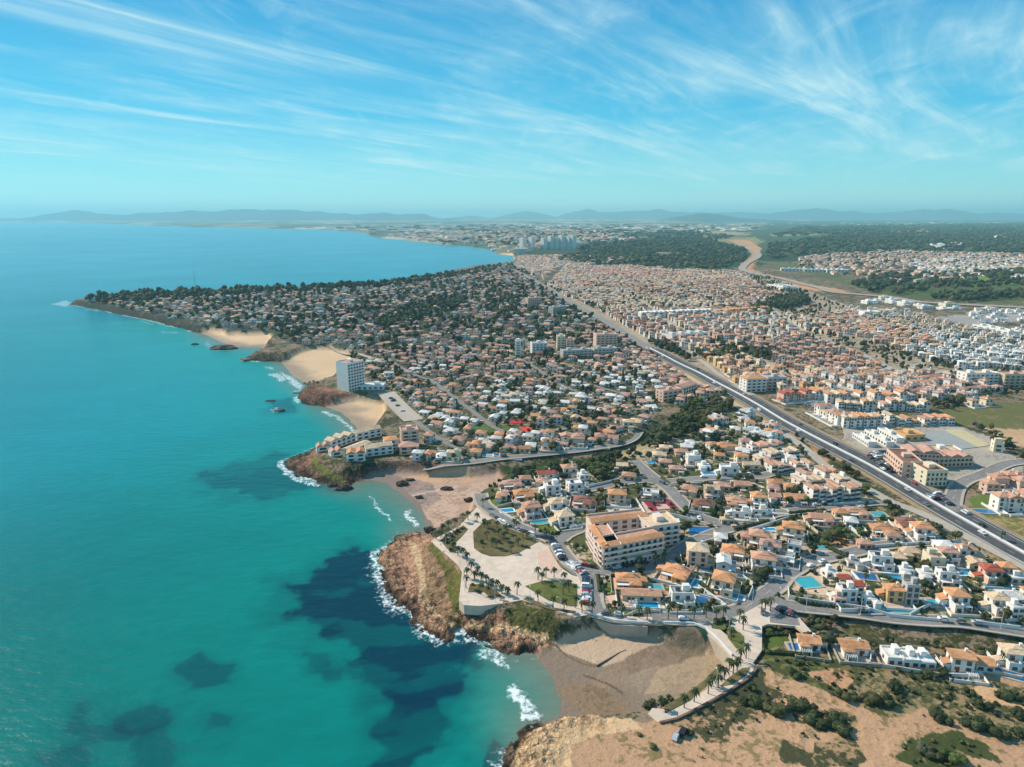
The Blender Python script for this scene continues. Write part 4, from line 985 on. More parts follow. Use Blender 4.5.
# ------------------------------------------------------------------ landmark buildings
def landmarks():
    # block of flats round a courtyard, by the park
    a = at(603, 547, 20.5); root = empty('apartment_building', (a[0]+14, a[1]+12, 8.0), 0); bpy.context.view_layer.update()
    kw = dict(wc='blush', zp=19.4, root=root, z0=8.0, pitch=.2, fh=2.65)
    block('', (606,569), (661,558.5), 4.5, 1, wc='white', roof='flat', rc='white', band=False, bays=12, zp=8.0, root=root, z0=8.0, side=False)
    block('', (603.5,547.5), (664,536), 10, 4, roof='pent', rc='orange', bays=10, **kw)
    block('', (589,526), (602,546.5), 9.6, 4, roof='pent', rc='orange', bays=5, **kw)
    block('', (592,522.5), (648,516), 8.5, 4, roof='pent', rc='orange', bays=6, bal=(-1,), side=False, band=False, **kw)
    block('', (650,527.5), (680,523.5), 15, 4, roof='flat', rc='cream', bays=4, **kw)
    m = MB(); A0 = at(598, 541, 20.5); M = root.matrix_basis.inverted()
    tag(root, 'pale pink four-storey apartment block with orange tiled roofs round a courtyard', 'apartment block')
    # white slab hotel on the rock between two beaches
    h = block('hotel', (349,392), (365,388), 17, 9, 'white', 'flat', 'rose', bays=6, fh=2.9, label='tall white slab hotel standing on the rock between two small beaches', cat='hotel', side=False)
    block('hotel_podium', (352,397), (384,397), 14, 1, 'white', 'flat', 'white', band=False, label='low white building at the foot of the tall hotel', cat='building')
    # holiday complex on the second headland
    for p, q, d, f, wc, rf, rc, lb in [((332,449.5),(356,441),8,2,'white','saw','cream','long white terrace of holiday flats along the back of the clifftop complex'),
        ((357,441),(382,436),8,2,'white','saw','cream','white terrace of flats with sandy roofs continuing the back row of the clifftop complex'),
        ((347,469.5),(366,468),9,2,'white','saw','orange','white terrace of flats with orange roofs nearest the tip of the clifftop complex'),
        ((367,467.5),(394,464),9,2,'white','saw','cream','long white terrace of flats on the clifftop directly above the cove'),
        ((350,458.5),(371,450),7,2,'cream','gable','cream','cream gabled row in the middle of the clifftop complex beside the pool'),
        ((386,452),(398,450.5),9,3,'white','hip','orange','white three-storey block with orange hipped roof at the landward end of the clifftop complex'),
        ((402,449.5),(419,448),11,5,'pink','flat','rose','five-storey pink and white block of flats behind the clifftop complex'),
        ((400,464),(419,463),13,2,'pink','hip','rose','square two-storey building with rosy hipped roof above the cove road'),
        ((317,455.5),(330,454),7,1,'white','saw','terracotta','low white bungalow row at the seaward tip of the clifftop complex'),
        ((331,457),(343,455),7,1,'white','saw','rose','low white bungalow row behind the grass of the clifftop complex')]:
        block('holiday_block', p, q, d, f, wc, rf, rc, fh=2.5, label=lb, cat='holiday flats')
    # taller blocks in the middle of the town
    for p, q, d, f, wc, rf, rc, lb in [((596,350),(617,349.5),16,6,'pink','flat','rose','broad pinkish brown tower block left of the dual carriageway, tallest there'),
        ((557,352),(565,352),14,6,'cream','flat','cream','narrow cream tower, left one of the pair beside the long low grey block'),
        ((566,353),(574,353),14,5,'pink','flat','rose','narrow pinkish tower, right one of the pair beside the long low grey block'),
        ((563,359.5),(592,358),12,3,'grey','flat','grey','long low grey block in front of the pair of narrow towers'),
        ((594,357.5),(617,356.5),12,3,'grey','flat','grey','long low grey block in front of the broad pinkish tower'),
        ((515,357),(521,357),12,6,'white','flat','white','slim white tower block standing alone among the villas of the middle town'),
        ((532,354),(547,353.5),12,4,'white','flat','grey','white four-storey block between the slim white tower and the cream towers'),
        ((663,402.5),(682,399.5),11,3,'pink','flat','rose','pink three-storey apartments at the head of the wooded ravine, left half'),
        ((683,398),(696,393.5),11,3,'cream','gable','rose','cream three-storey apartments at the head of the wooded ravine, right half'),
        ((746,392.5),(766,391.5),14,4,'white','hip','orange','white four-storey apartments with orange roof beyond the dual carriageway'),
        ((767,391),(786,390.5),14,4,'grey','flat','grey','pale grey four-storey apartments beyond the dual carriageway, next to the orange-roofed ones'),
        ((965,387),(997,386.5),14,4,'white','flat','cream','long white four-storey apartments in the field at the right'),
        ((1003,388),(1030,388),14,4,'beige','flat','rose','beige four-storey apartments at the right edge of the picture'),
        ((528,307),(541,306),12,5,'pink','flat','rose','pink block of flats by the far bend of the dual carriageway'),
        ((553,315),(566,313.5),12,4,'grey','flat','grey','pale grey block near the far bend of the dual carriageway')]:
        block('apartment_block', p, q, d, f, wc, rf, rc, label=lb, cat='apartment block')
    for i, (x, n) in enumerate([(521,14),(530,15),(542,13),(549,16),(554,14),(560,16),(567,15),(571,16)]):
        w = ['leftmost pale tower of the far high-rise group', 'second tower from the left in the far high-rise group', 'shortest tower standing apart in the far high-rise group', 'tall tower just right of the shortest in the far high-rise group',
             'slim tower in the middle of the far high-rise group', 'tall tower left of the last pair in the far high-rise group', 'left tower of the last pair in the far high-rise group', 'rightmost pale tower of the far high-rise group'][i]
        block('tower_block', (x-1.7, 248.88), (x+1.7, 249.12), 22, int(n*1.25), 'white', 'flat', 'cream', band=False, label=w, cat='tower block', fh=3.1, bays=4, side=False)
    block('hotel_complex', (514,253), (527,253), 40, 6, 'white', 'flat', 'white', band=False, label='broad white building on the far beach left of the high-rise group', cat='building', side=False)
    # long white rows and halls
    for p, q, d, f, wc, rf, rc, lb, nm, ct in [((641,319),(676,317.5),12,3,'white','saw','white','long white terrace beyond the dual carriageway, left half','terrace_row','terrace'),
        ((677,317.5),(713,316),12,3,'white','saw','white','long white terrace beyond the dual carriageway, right half','terrace_row','terrace'),
        ((716,315),(770,311),12,2,'ochre','saw','orange','long ochre terrace right of the long white one','terrace_row','terrace'),
        ((972,329),(1008,337),18,2,'white','flat','white','long white hall on the pale plateau at the right','warehouse','warehouse'),
        ((864,318),(880,318),20,3,'white','flat','white','white square hall at the edge of the white estate','warehouse','warehouse'),
        ((781,271),(803,271.5),40,2,'white','flat','grey','pale green-white hall, leftmost in the row beyond the motorway','warehouse','warehouse'),
        ((804,272),(826,272.5),40,2,'white','flat','grey','pale hall in the middle of the row beyond the motorway','warehouse','warehouse'),
        ((827,272.5),(848,272.5),40,2,'white','flat','grey','pale hall, rightmost in the row beyond the motorway','warehouse','warehouse'),
        ((767,287),(782,290),40,2,'white','flat','white','white hall beside the motorway bend, left one','warehouse','warehouse'),
        ((783,290.5),(798,291),40,2,'white','flat','grey','grey-roofed white hall beside the motorway bend, right one','warehouse','warehouse'),
        ((655,256),(668,256.5),60,4,'beige','flat','cream','beige complex in the wood below the far plain, left part','building_complex','building'),
        ((669,256.5),(688,256),60,3,'beige','flat','rose','beige complex in the wood below the far plain, right part','building_complex','building'),
        ((672,341),(708,337.5),22,2,'white','flat','grey','white low commercial hall right of the dual carriageway junction','warehouse','warehouse')]:
        block(nm, p, q, d, f, wc, rf, rc, band=False, label=lb, cat=ct, bays=6, side=False)
    # shopping centre beside the highway
    block('shopping_centre', (885,463), (901,477.5), 13, 3, 'pink', 'flat', 'brown', bays=7, label='pink three-storey wing of the shopping centre with white bands along the dual carriageway', cat='shopping centre')
    block('shopping_centre', (906,466), (938,468), 14, 3, 'pink', 'saw', 'rose', bays=8, label='long rosy-roofed wing of the shopping centre set back from the dual carriageway', cat='shopping centre')
    block('shopping_centre', (939,467.5), (972,466.5), 12, 2, 'beige', 'saw', 'rose', bays=8, label='low rosy-roofed wing at the right end of the shopping centre', cat='shopping centre')
    block('shopping_centre', (925,486.5), (946,486), 16, 3, 'cream', 'flat', 'brown', band=False, bays=5, label='cream square building with brown roof in front of the shopping centre', cat='building')
    block('market_hall', (905,441), (925,440), 16, 1, 'ochre', 'flat', 'orange', band=False, label='low orange-roofed hall behind the shopping centre', cat='hall')
    block('market_hall', (928,456), (962,456.5), 12, 1, 'white', 'flat', 'cream', band=False, label='long low pale hall between the pitch and the shopping centre', cat='hall')
    block('kiosk_building', (993,452), (1003,453), 8, 2, 'cream', 'flat', 'rose', band=False, label='small cream two-storey building right of the pitch', cat='building')
    for i, (p, q) in enumerate([((852,437),(868,447)), ((864,434),(886,447)), ((877,432),(896,443))]):
        w = ['nearest the dual carriageway', 'in the middle of the three', 'next to the orange-roofed hall'][i]
        block('car_port', p, q, 6, 1, 'white', 'flat', 'white', band=False, fh=2.4, label='long low white car park shelter, %s' % w, cat='shelter', bays=8, side=False)
    # stepped white terraces above the shopping centre
    k = 0
    for p, q, n in [((813,414),(838,427),4), ((842,428),(884,427),6), ((888,426.5),(955,425),8), ((838,410),(876,412),5), ((882,411),(930,412),6), ((826,404),(866,403),5), ((872,402),(915,401),5), ((782,404),(812,401),4), ((814,401),(838,400),3)]:
        for i in range(n):
            t0, t1 = i/n+.02, (i+1)/n-.02; k += 1
            HS.append(dict(edge=((p[0]+(q[0]-p[0])*t0, p[1]+(q[1]-p[1])*t0), (p[0]+(q[0]-p[0])*t1, p[1]+(q[1]-p[1])*t1)), d=11, st=3 if k > 20 or k < 12 else 2, roof='gable' if k % 3 else 'hip', wc='white' if p[0] > 812 or p[0] < 1 else 'pink', rc=random.choice(['orange', 'terracotta', 'cream']) if p[0] != 782 else 'red', kind='terrace'))
HS = []
landmarks_done = False
# villas read off the photograph one by one: centre of the house as seen, width, depth, storeys, turn, roof shape, wall, roof colour, design
V = [(512,485,14,8,1,8,'hip','pink','rose',1),(525,480,9,8,1,8,'hip','white','terracotta',3),(523,495,14,10,1,12,'hip','ochre','orange',1),(546,475,14,8,1,10,'gable','white','red',3),(569,471,12,9,2,10,'hip','white','terracotta',2),
 (552,489,12,10,2,12,'flat','white','white',3),(574,487,11,9,2,14,'flat','white','white',2),(583,478,8,8,2,14,'flat','white','white',3),(531,510,12,10,2,14,'hip','pink','terracotta',1),(558,506,13,9,2,12,'hip','white','cream',4),
 (583,502,13,9,1,-10,'hip','pink','brown',1),(564,519,11,10,2,18,'pyr','white','cream',3),(617,497,13,10,2,-6,'hip','beige','orange',3),(622,467,9,8,1,-10,'gable','white','cream',3),(629,477,11,9,1,-12,'hip','pink','terracotta',1),
 (651,494,12,8,1,-12,'flat','white','white',4),(690,490,11,10,1,-20,'pyr','cream','terracotta',2),(702,505,12,9,1,-20,'hip','cream','brown',1),(676,470,11,9,1,-5,'hip','pink','rose',1),(693,459,11,10,2,0,'flat','white','white',1),
 (704,467,10,8,1,0,'flat','white','white',2),(729,471,15,8,2,-3,'flat','white','white',3),(681,453,11,8,1,0,'hip','pink','terracotta',1),(741,459,10,9,2,0,'hip','cream','orange',1),(751,466,13,8,1,0,'saw','white','cream',3),
 (724,447,15,9,1,-4,'hip','cream','orange',1),(745,444,10,8,2,0,'hip','white','rose',2),(712,446,9,9,1,10,'hip','white','terracotta',1),(736,503,14,9,1,-10,'hip','pink','terracotta',1),(758,500,10,10,2,-6,'hip','white','orange',1),
 (722,487,12,9,1,-12,'hip','pink','rose',1),(742,486,11,9,1,-8,'gable','cream','terracotta',1),(727,521,9,6,1,0,'flat','beige','cream',3),(697,556,12,11,3,-8,'hip','pink','cream',3),(733,552,13,10,1,-20,'hip','white','orange',1),
 (763,562,14,9,2,-15,'hip','white','terracotta',1),(786,556,13,10,2,-25,'flat','white','white',1),(770,549,12,9,2,-20,'hip','white','rose',4),(794,549,10,9,2,-25,'flat','white','grey',2),(724,583,12,11,2,-25,'pyr','cream','orange',1),
 (677,573,15,10,1,-30,'hip','ochre','orange',1),(628,581,14,9,1,-5,'hip','ochre','orange',4),(641,596,22,7,1,-4,'gable','beige','terracotta',3),(681,597,12,8,2,0,'flat','white','grey',1),(846,594,11,9,2,0,'flat','white','white',1),
 (855,590,8,8,2,0,'gable','white','red',3),(843,580,7,6,1,0,'gable','white','red',3),(880,561,15,9,2,-8,'flat','white','white',1),(893,594,11,9,2,-5,'hip','ochre','orange',1),(910,593,9,8,3,-5,'flat','grey','grey',1),
 (908,553,12,10,1,-8,'pyr','ochre','cream',2),(809,640,12,9,2,-12,'gable','white','orange',2),(853,648,15,9,1,-8,'gable','white','orange',2),(892,654,10,12,2,-6,'flat','white','white',3),(907,656,10,12,2,-6,'flat','white','white',3),
 (923,657,10,12,2,-6,'flat','white','white',3),(960,662,12,9,2,-12,'gable','white','orange',3),(982,665,10,9,1,-12,'gable','white','orange',1),(1014,656,14,10,2,-10,'hip','white','cream',1),(956,599,12,11,2,-6,'pyr','white','orange',1),
 (997,603,12,10,2,-4,'hip','white','cream',1),(1014,611,8,8,2,0,'flat','white','white',3),(990,574,12,10,2,-8,'hip','pink','red',1),(1005,571,10,9,2,-8,'hip','beige','orange',1),(1016,579,11,8,1,-5,'flat','white','white',1),
 (946,577,13,8,2,-5,'flat','white','white',1),(926,572,11,8,2,-5,'flat','white','white',2),(905,571,10,8,1,-5,'flat','white','white',2),(921,531,12,10,2,-8,'hip','white','orange',1),(906,524,12,10,1,-8,'hip','pink','brown',1),
 (947,556,12,9,2,-8,'hip','white','rose',1),(965,553,12,9,2,-8,'hip','white','terracotta',2),(976,557,10,8,1,-8,'hip','cream','cream',1),(881,530,13,9,1,-8,'hip','beige','orange',1),(892,537,9,8,1,-8,'hip','cream','terracotta',1),
 (855,513,14,8,1,-6,'hip','pink','terracotta',1),(840,514,9,8,1,-6,'hip','cream','orange',1),(820,519,14,9,1,-8,'gable','pink','terracotta',1),(793,531,13,10,2,-20,'hip','cream','orange',1),(759,539,12,9,2,-20,'hip','pink','terracotta',1),
 (748,538,9,8,1,-15,'hip','cream','rose',1),(776,484,12,9,1,-4,'hip','white','orange',1),(790,488,9,8,1,-4,'hip','cream','orange',1),(795,499,15,9,1,-6,'gable','cream','orange',2),(759,512,11,6,1,-6,'flat','white','white',3),
 (741,514,14,6,1,-8,'flat','white','white',3),(998,481,12,10,2,0,'hip','pink','terracotta',1),(1010,478,11,9,2,0,'hip','pink','terracotta',2),(1022,484,11,10,2,0,'hip','pink','rose',1),(989,487,10,9,2,0,'hip','pink','terracotta',1),
 (1000,502,9,10,3,0,'pyr','white','terracotta',3),(1010,503,9,10,3,0,'gable','white','terracotta',3),(1019,505,9,10,2,0,'pyr','white','rose',3),(1026,497,11,10,2,0,'hip','pink','terracotta',1),
 (864,545,10,8,1,-6,'hip','pink','terracotta',1),(838,599,8,8,1,0,'flat','pink','rose',3),(869,600,8,7,1,0,'flat','white','white',2),(829,573,9,8,1,10,'flat','white','white',2),(852,563,10,7,1,0,'flat','white','grey',2)]
for (px, py, w, d, st, rot, roof, wc, rc, var) in V:
    x, y = at(px, py, 8+1.3*st); kk = .62 if (px > 780 and py > 540) else .76; st = 1 if (roof == 'flat' and px > 780 and len(HS) % 3 == 0) else st; w = round(w*kk*2)/2; d = round(d*kk*2)/2; st = 1 if (py > 630 and len(HS) % 2) else st; HS.append(dict(x=x, y=y, w=w, d=d, st=st, rot=rot, roof='gable' if roof == 'saw' else roof, wc=wc, rc=rc, var=var, kind='villa'))
# white terraced rows left of the highway
for p, q, n, rc, st in [((771,474),(813,471),7,'terracotta',2), ((757,463),(800,459),7,'cream',2), ((752,455),(784,451),5,'terracotta',2), ((813,504),(859,500),8,'terracotta',3), ((799,491),(850,487),8,'cream',2), ((804,483),(838,479),5,'terracotta',2),
                        ((742,436),(770,445),5,'white',2), ((754,428),(775,434),3,'terracotta',2), ((712,428),(728,424),3,'rose',2), ((708,437),(724,434),3,'orange',1), ((735,416),(748,420),3,'white',2)]:
    for i in range(n):
        t0, t1 = i/n+.015, (i+1)/n-.015
        HS.append(dict(edge=((p[0]+(q[0]-p[0])*t0, p[1]+(q[1]-p[1])*t0), (p[0]+(q[0]-p[0])*t1, p[1]+(q[1]-p[1])*t1)), d=9.5, st=st, roof=('hip', 'gable', 'flat')[(i*7+int(p[0])) % 3], wc='white', rc=rc, kind='terrace'))
landmarks()
for h in HS:
    if 'edge' in h:
        a = at(*h['edge'][0], 8.0); b = at(*h['edge'][1], 8.0)
        rot = math.atan2(b[1]-a[1], b[0]-a[0]); w = math.hypot(b[0]-a[0], b[1]-a[1])
        h['d'] = round(h['d']*random.uniform(.75, 1.1)); h['st'] = max(1, h['st']+random.choice((-1, 0, 0, 0))); a = (a[0], a[1]+random.uniform(-1.6, 1.6)); b = (b[0], a[1]+b[1]-at(*h['edge'][0], 8.0)[1])
        h['x'] = (a[0]+b[0])/2-math.sin(rot)*h['d']/2; h['y'] = (a[1]+b[1])/2+math.cos(rot)*h['d']/2; h['rot'] = round(math.degrees(rot)); h['w'] = round(w*2)/2; h['var'] = 3 if h['w'] < 6.5 else (3, 7, 3, 11)[int(h['x']) % 4]
NMAN = len(HS)
# ------------------------------------------------------------------ the rest of the town, block by block
POOLS = [(507,511,7,4,12),(540,523,9,4,10),(701,531,12,8,-4),(690,583,11,6,-20),(741,553,7,4,-20),(703,568,8,4,-15),(647,606,9,4,-3),(655,588,6,4,0),(693,599,12,4,-12),(736,597,6,3,-25),(807.5,583,9,8,10),(864,577,10,5,-15),(893,577,10,5,-8),(898,610,13,5,-5),
 (938,604,7,5,-8),(965,573,6,5,-5),(997,588,11,5,-5),(1012,676,14,4,-30),(922,576,7,3,-5),(879,515,7,5,0),(852,519,6,4,0),(780,512,8,4,-5),(759,506,8,3,-5),(697,482,7,4,-5),(710,474,9,4,0),(741,513,8,3,0),(651,463,5,4,0),(375,446,12,7,20),(300,391,9,6,0),(493,455,8,4,0),
 (488,456,6,3,0),(516,459,6,3,0),(803,648,10,4,-5),(747,659.5,9,3,0),(935,448,8,4,0),(985,512,14,5,-10),(672,521,6,3,0),(822,548,5,3,0),(832,520,7,4,-5),(776,556,5,3,0),(560,452,6,3,0),(604,448,6,3,0),(443,452,6,3,0),(930,602,5,4,0),(869,612,8,3,0),(770,530,6,3,0)]
POOLW = [at(p[0], p[1], 8.1) for p in POOLS]
FREE = [pp(p) for p in [
 [(431,541),(470,505),(540,540),(592,580),(595,612),(520,606),(460,606)], [(826,534),(850,532),(875,552),(846,557),(830,549)], [(466,476),(520,464),(590,456),(640,448),(690,402),(733,398),(735,406),(690,438),(640,462),(606,472),(560,478),(500,486)],
 [(840,430),(905,424),(1000,442),(1030,462),(960,470),(950,490),(915,490)], [(800,400),(832,402),(862,428),(836,430)], [(468,424),(510,422),(514,433),(478,440)], [(640,498),(670,497),(684,510),(650,518)], [(932,410),(1040,400),(1040,447),(1000,444),(945,424)],
 [(503,418),(528,417),(540,432),(512,434)], [(728,610),(800,600),(820,640),(760,670),(735,650)], [(380,388),(394,388),(424,422),(404,424)], [(600,505),(642,503),(652,518),(606,520)],[(587,515),(660,505),(690,515),(690,560),(600,572)],[(960,495),(985,490),(1000,515),(975,515)],[(310,345),(350,345),(375,400),(290,400)]]]
TREES = []   # (x, y, radius, height, kind)
occ = {}
def occ_add(x, y, r):
    occ.setdefault((int(x//30), int(y//30)), []).append((x, y, r))
def occ_hit(x, y, r):
    i, j = int(x//30), int(y//30)
    for a in (-1, 0, 1):
        for b in (-1, 0, 1):
            for (u, v, s) in occ.get((i+a, j+b), ()):
                if (u-x)**2+(v-y)**2 < (r+s)**2: return True
    return False
for h in HS: occ_add(h['x'], h['y'], max(h['w'], h['d'])*.52)
for (x, y, r, w, d, rot) in BLOCKS:
    k = max(1, int(w/12))
    for i in range(k):
        t = -w/2+w*(i+.5)/k; occ_add(x+math.cos(rot)*t, y+math.sin(rot)*t, d/2+3)
for (x, y), p in zip(POOLW, POOLS): occ_add(x, y, max(p[2], p[3])*.55)
def scatter(pts, dx, dy, rot, walls, roofs, w=(8, 12), d=(7, 10), st=(1, 1, 2), shapes=('hip', 'hip', 'gable', 'pyr'), jit=.25, fill=.9, z=8.0, tree=0.0, tr=(2, 4), kind='villa', align=False, pad=4, row=None):
    P = np.array(pp(pts, z)); ca, sa = math.cos(math.radians(rot)), math.sin(math.radians(rot))
    L = P @ np.array([[ca, -sa], [sa, ca]]); x0, y0 = L.min(0); x1, y1 = L.max(0)
    gx, gy = np.meshgrid(np.arange(x0, x1, dx), np.arange(y0, y1, dy)); n = gx.size
    gx = gx.ravel()+(RNG.rand(n)-.5)*dx*jit*2; gy = gy.ravel()+(RNG.rand(n)-.5)*dy*jit*2
    X = gx*ca-gy*sa; Y = gx*sa+gy*ca
    k = inpoly(X, Y, P) & (RNG.rand(n) < fill)
    X, Y = X[k], Y[k]
    bad = near_road(X, Y, pad)
    for Fp in FREE: bad |= inpoly(X, Y, Fp)
    cd = coastd(X, Y); bad |= cd < 14
    for Pb in BEACH_W: bad |= sd(X, Y, Pb) > -8
    X, Y = X[~bad], Y[~bad]
    cl = fbm(X, Y, 90, int(dx*10), 2)
    for x, y, c in zip(X, Y, cl):
        ww = random.uniform(*w)*(.76 if y < 1800 else .95); dd = random.uniform(*d)*(.76 if y < 1800 else .95)
        if occ_hit(x, y, min(ww, dd)*.5+(.3 if align else 1)): continue
        occ_add(x, y, min(ww, dd)*.5)
        wl = walls[int(min(.999, max(0, (c-.5)*1.6+.5+random.uniform(-.35, .35)))*len(walls))]; rf = roofs[int(min(.999, max(0, (c-.5)*1.6+.5+random.uniform(-.4, .4)))*len(roofs))]
        HS.append(dict(x=x, y=y, w=round(ww), d=round(dd), st=random.choice(st), rot=round(rot+(0 if align else random.choice((0, 90, 0, random.uniform(-25, 25))))), roof=random.choice(shapes), wc=wl, rc=rf, var=random.randrange(5), kind=kind))
        if 0: pass
def grove(pts, n_per_ha, rad=(2, 4.5), hgt=(4, 9), kinds=(0, 1), z=8.0, road_pad=1, blockers=True, coast=8, clump=0.0):
    P = np.array(pp(pts, z)); A0 = .5*abs(np.sum(P[:, 0]*np.roll(P[:, 1], -1)-np.roll(P[:, 0], -1)*P[:, 1])); n = int(A0/1e4*n_per_ha*1.0)
    lo, hi = P.min(0), P.max(0); Abb = (hi-lo).prod(); m = int(n*Abb/max(A0, 1)*(1+clump*1.2))
    X = lo[0]+RNG.rand(m)*(hi[0]-lo[0]); Y = lo[1]+RNG.rand(m)*(hi[1]-lo[1]); k = inpoly(X, Y, P)
    if clump: k &= RNG.rand(m) < np.clip(1-clump+clump*2.2*sstep(.42, .62, fbm(X, Y, 45, 333, 2)), 0, 1)/(1+clump*.3)
    X, Y = X[k], Y[k]; b = near_road(X, Y, road_pad) | (coastd(X, Y) < coast)
    for Pb in BEACH_W: b |= sd(X, Y, Pb) > -2
    X, Y = X[~b], Y[~b]
    for x, y in zip(X, Y):
        r = random.uniform(*rad)
        if blockers and occ_hit(x, y, r*.45): continue
        TREES.append((x, y, r, r*random.uniform(*[q/((rad[0]+rad[1])/2) for q in hgt]), random.choice(kinds)))
ALLW = ['white', 'white', 'cream', 'pink', 'beige', 'white']
PEN = [(74,303),(100,298),(250,290),(330,288.5),(408,280),(432,277.5),(480,268),(512,263),(545,284),(600,318),(585,335),(540,345),(480,345),(400,350),(352,352),(330,346),(300,346),(272,336),(250,333),(225,330),(195,330),(154,320),(119,313)]
MID = [(330,347),(400,350),(480,345),(540,345),(585,335),(605,320),(650,352),(692,384),(655,402),(645,430),(614,444),(560,452),(500,457),(440,464),(422,464),(425,452),(424,425),(390,392),(372,384),(362,366)]
scatter([(640,462),(660,452),(690,440),(728,404),(760,425),(800,455),(835,480),(790,492),(740,478),(680,480)], 17, 16.5, -10, ALLW, ['terracotta', 'cream', 'rose', 'orange', 'white'], jit=.3, fill=.9)
scatter([(486,482),(540,470),(600,470),(660,470),(700,480),(740,480),(830,480),(870,500),(800,508),(740,520),(690,512),(640,490),(600,494),(560,512),(500,505)], 17, 16.5, -8, ALLW, ['terracotta', 'cream', 'rose', 'orange'], jit=.3, fill=.8)
scatter([(690,528),(740,522),(820,508),(900,508),(960,540),(900,545),(850,553),(800,565),(760,598),(735,608),(690,612),(620,612),(610,578),(660,568)], 17, 16.5, -15, ALLW, ['terracotta', 'orange', 'rose', 'cream', 'white'], jit=.3, fill=.85, st=(1, 2))
scatter([(790,578),(860,556),(950,545),(1035,585),(1035,628),(960,618),(880,612),(830,606)], 17, 16.5, -6, ['white', 'white', 'white', 'cream'], ['orange', 'terracotta', 'white', 'white', 'cream'], jit=.25, fill=.85, st=(1, 2), shapes=('hip', 'flat', 'gable', 'flat'))
scatter([(770,404),(840,440),(920,500),(905,506),(850,470),(790,434)], 15, 13, -8, ALLW, ['terracotta', 'rose'], fill=.0)
scatter([(400,464),(430,452),(500,440),(560,436),(620,428),(645,424),(640,434),(612,443),(560,450),(500,456),(440,464)], 12, 11, -6, ['white', 'white', 'cream', 'pink'], ['terracotta', 'cream', 'rose', 'orange', 'white'], jit=.25, fill=.95)
scatter(MID, 12, 13.5, -14, ['white', 'white', 'pink', 'white', 'cream', 'white'], ['rose', 'terracotta', 'brown', 'rose', 'terracotta', 'orange', 'cream', 'rose', 'white'], w=(7, 12), d=(6, 9), st=(1, 1, 1, 2), shapes=('hip', 'gable', 'pyr', 'flat', 'hip'), jit=.42, fill=.88)
scatter(PEN, 18, 19, -8, ['white', 'cream', 'pink', 'grey', 'white'], ['rose', 'brown', 'terracotta', 'grey', 'cream', 'rose'], w=(9, 14), d=(8, 11), st=(1, 1, 2), shapes=('hip', 'gable', 'flat', 'hip'), jit=.45, fill=.8)
# rows right of the dual carriageway
scatter([(690,352),(730,345),(760,360),(840,386),(800,393),(760,394),(720,376)], 7.6, 16.1, 4, ['white', 'cream', 'ochre', 'pink'], ['terracotta', 'orange', 'cream', 'rose'], w=(8, 9), d=(9, 11), st=(2, 2, 3), shapes=('gable', 'hip', 'hip'), jit=.16, fill=.76, align=True, kind='terrace')
scatter([(760,384),(800,374),(880,372),(960,380),(1000,392),(960,404),(880,395),(820,390)], 9.2, 12.3, 18, ['white', 'white', 'pink', 'cream'], ['rose', 'terracotta', 'grey', 'cream'], w=(8, 10), d=(8, 10), st=(2, 2, 3), jit=.18, align=True, kind='terrace')
scatter([(740,345),(800,338),(870,358),(900,372),(840,384),(770,362)], 8.0, 17.1, -24, ['ochre', 'cream', 'white', 'white', 'pink'], ['terracotta', 'orange', 'rose', 'terracotta'], w=(8, 9), d=(10, 12), st=(2, 2, 3), jit=.18, fill=.76, align=True, kind='terrace')
scatter([(548,286),(565,268),(640,266),(745,275),(765,290),(800,300),(765,312),(700,312),(640,312),(600,310),(570,298)], 7.6, 16.1, 8, ['pink', 'white', 'white', 'cream'], ['rose', 'cream', 'terracotta', 'brown', 'grey', 'cream'], w=(8, 10), d=(8, 10), st=(2, 2), jit=.2, fill=.74, align=True, kind='terrace')
scatter([(600,312),(640,312),(765,314),(810,318),(850,338),(790,338),(740,345),(690,350),(660,345),(625,325)], 7.1, 14.2, 6, ['pink', 'white', 'white', 'white', 'cream'], ['rose', 'cream', 'brown', 'terracotta', 'cream', 'grey'], w=(7.5, 9), d=(8, 9.5), st=(2, 2, 3), jit=.22, fill=.74, align=True, kind='terrace')
scatter([(800,318),(845,312),(870,318),(920,335),(960,350),(905,352),(850,336)], 8.4, 18.9, -22, ['cream', 'white', 'pink', 'ochre'], ['terracotta', 'rose', 'cream', 'orange'], w=(9, 10), d=(10, 12), st=(2, 2), jit=.18, fill=.76, align=True, kind='terrace')
scatter([(826,318),(850,308),(920,315),(960,330),(1060,338),(1060,372),(960,372),(905,352),(930,345),(870,338)], 9.2, 17.9, -22, ['white', 'white', 'white', 'grey', 'cream'], ['white', 'white', 'grey', 'cream', 'rose'], w=(9, 11), d=(9, 11), st=(2, 2, 3), shapes=('flat', 'flat', 'flat', 'hip'), jit=.2, fill=.92, align=True, kind='terrace')
scatter([(955,312),(1060,308),(1060,334),(1000,335)], 20.2, 24.6, -22, ['white'], ['white', 'grey'], w=(14, 22), d=(12, 18), st=(1, 2), shapes=('flat',), jit=.2, fill=.5, kind='terrace')
scatter([(955,408),(990,402),(1040,400),(1050,428),(1000,428),(965,421)], 8.4, 11.3, 10, ['pink', 'cream', 'pink'], ['rose', 'terracotta', 'orange'], w=(8, 9), d=(8, 10), st=(2, 2), jit=.15, align=True, kind='terrace')
scatter([(645,388),(660,372),(690,384),(740,404),(725,400),(700,398),(680,408)], 8.4, 12.3, -14, ['pink', 'cream', 'white'], ['rose', 'terracotta'], w=(8, 9), d=(8, 10), st=(2,), jit=.2, align=True, kind='terrace')
scatter([(622,352),(645,354),(690,384),(676,384),(640,366)], 7.6, 10.5, 70, ['white', 'pink', 'cream'], ['cream', 'rose', 'terracotta'], w=(8, 9), d=(8, 9), st=(2,), jit=.1, align=True, kind='terrace', pad=2)
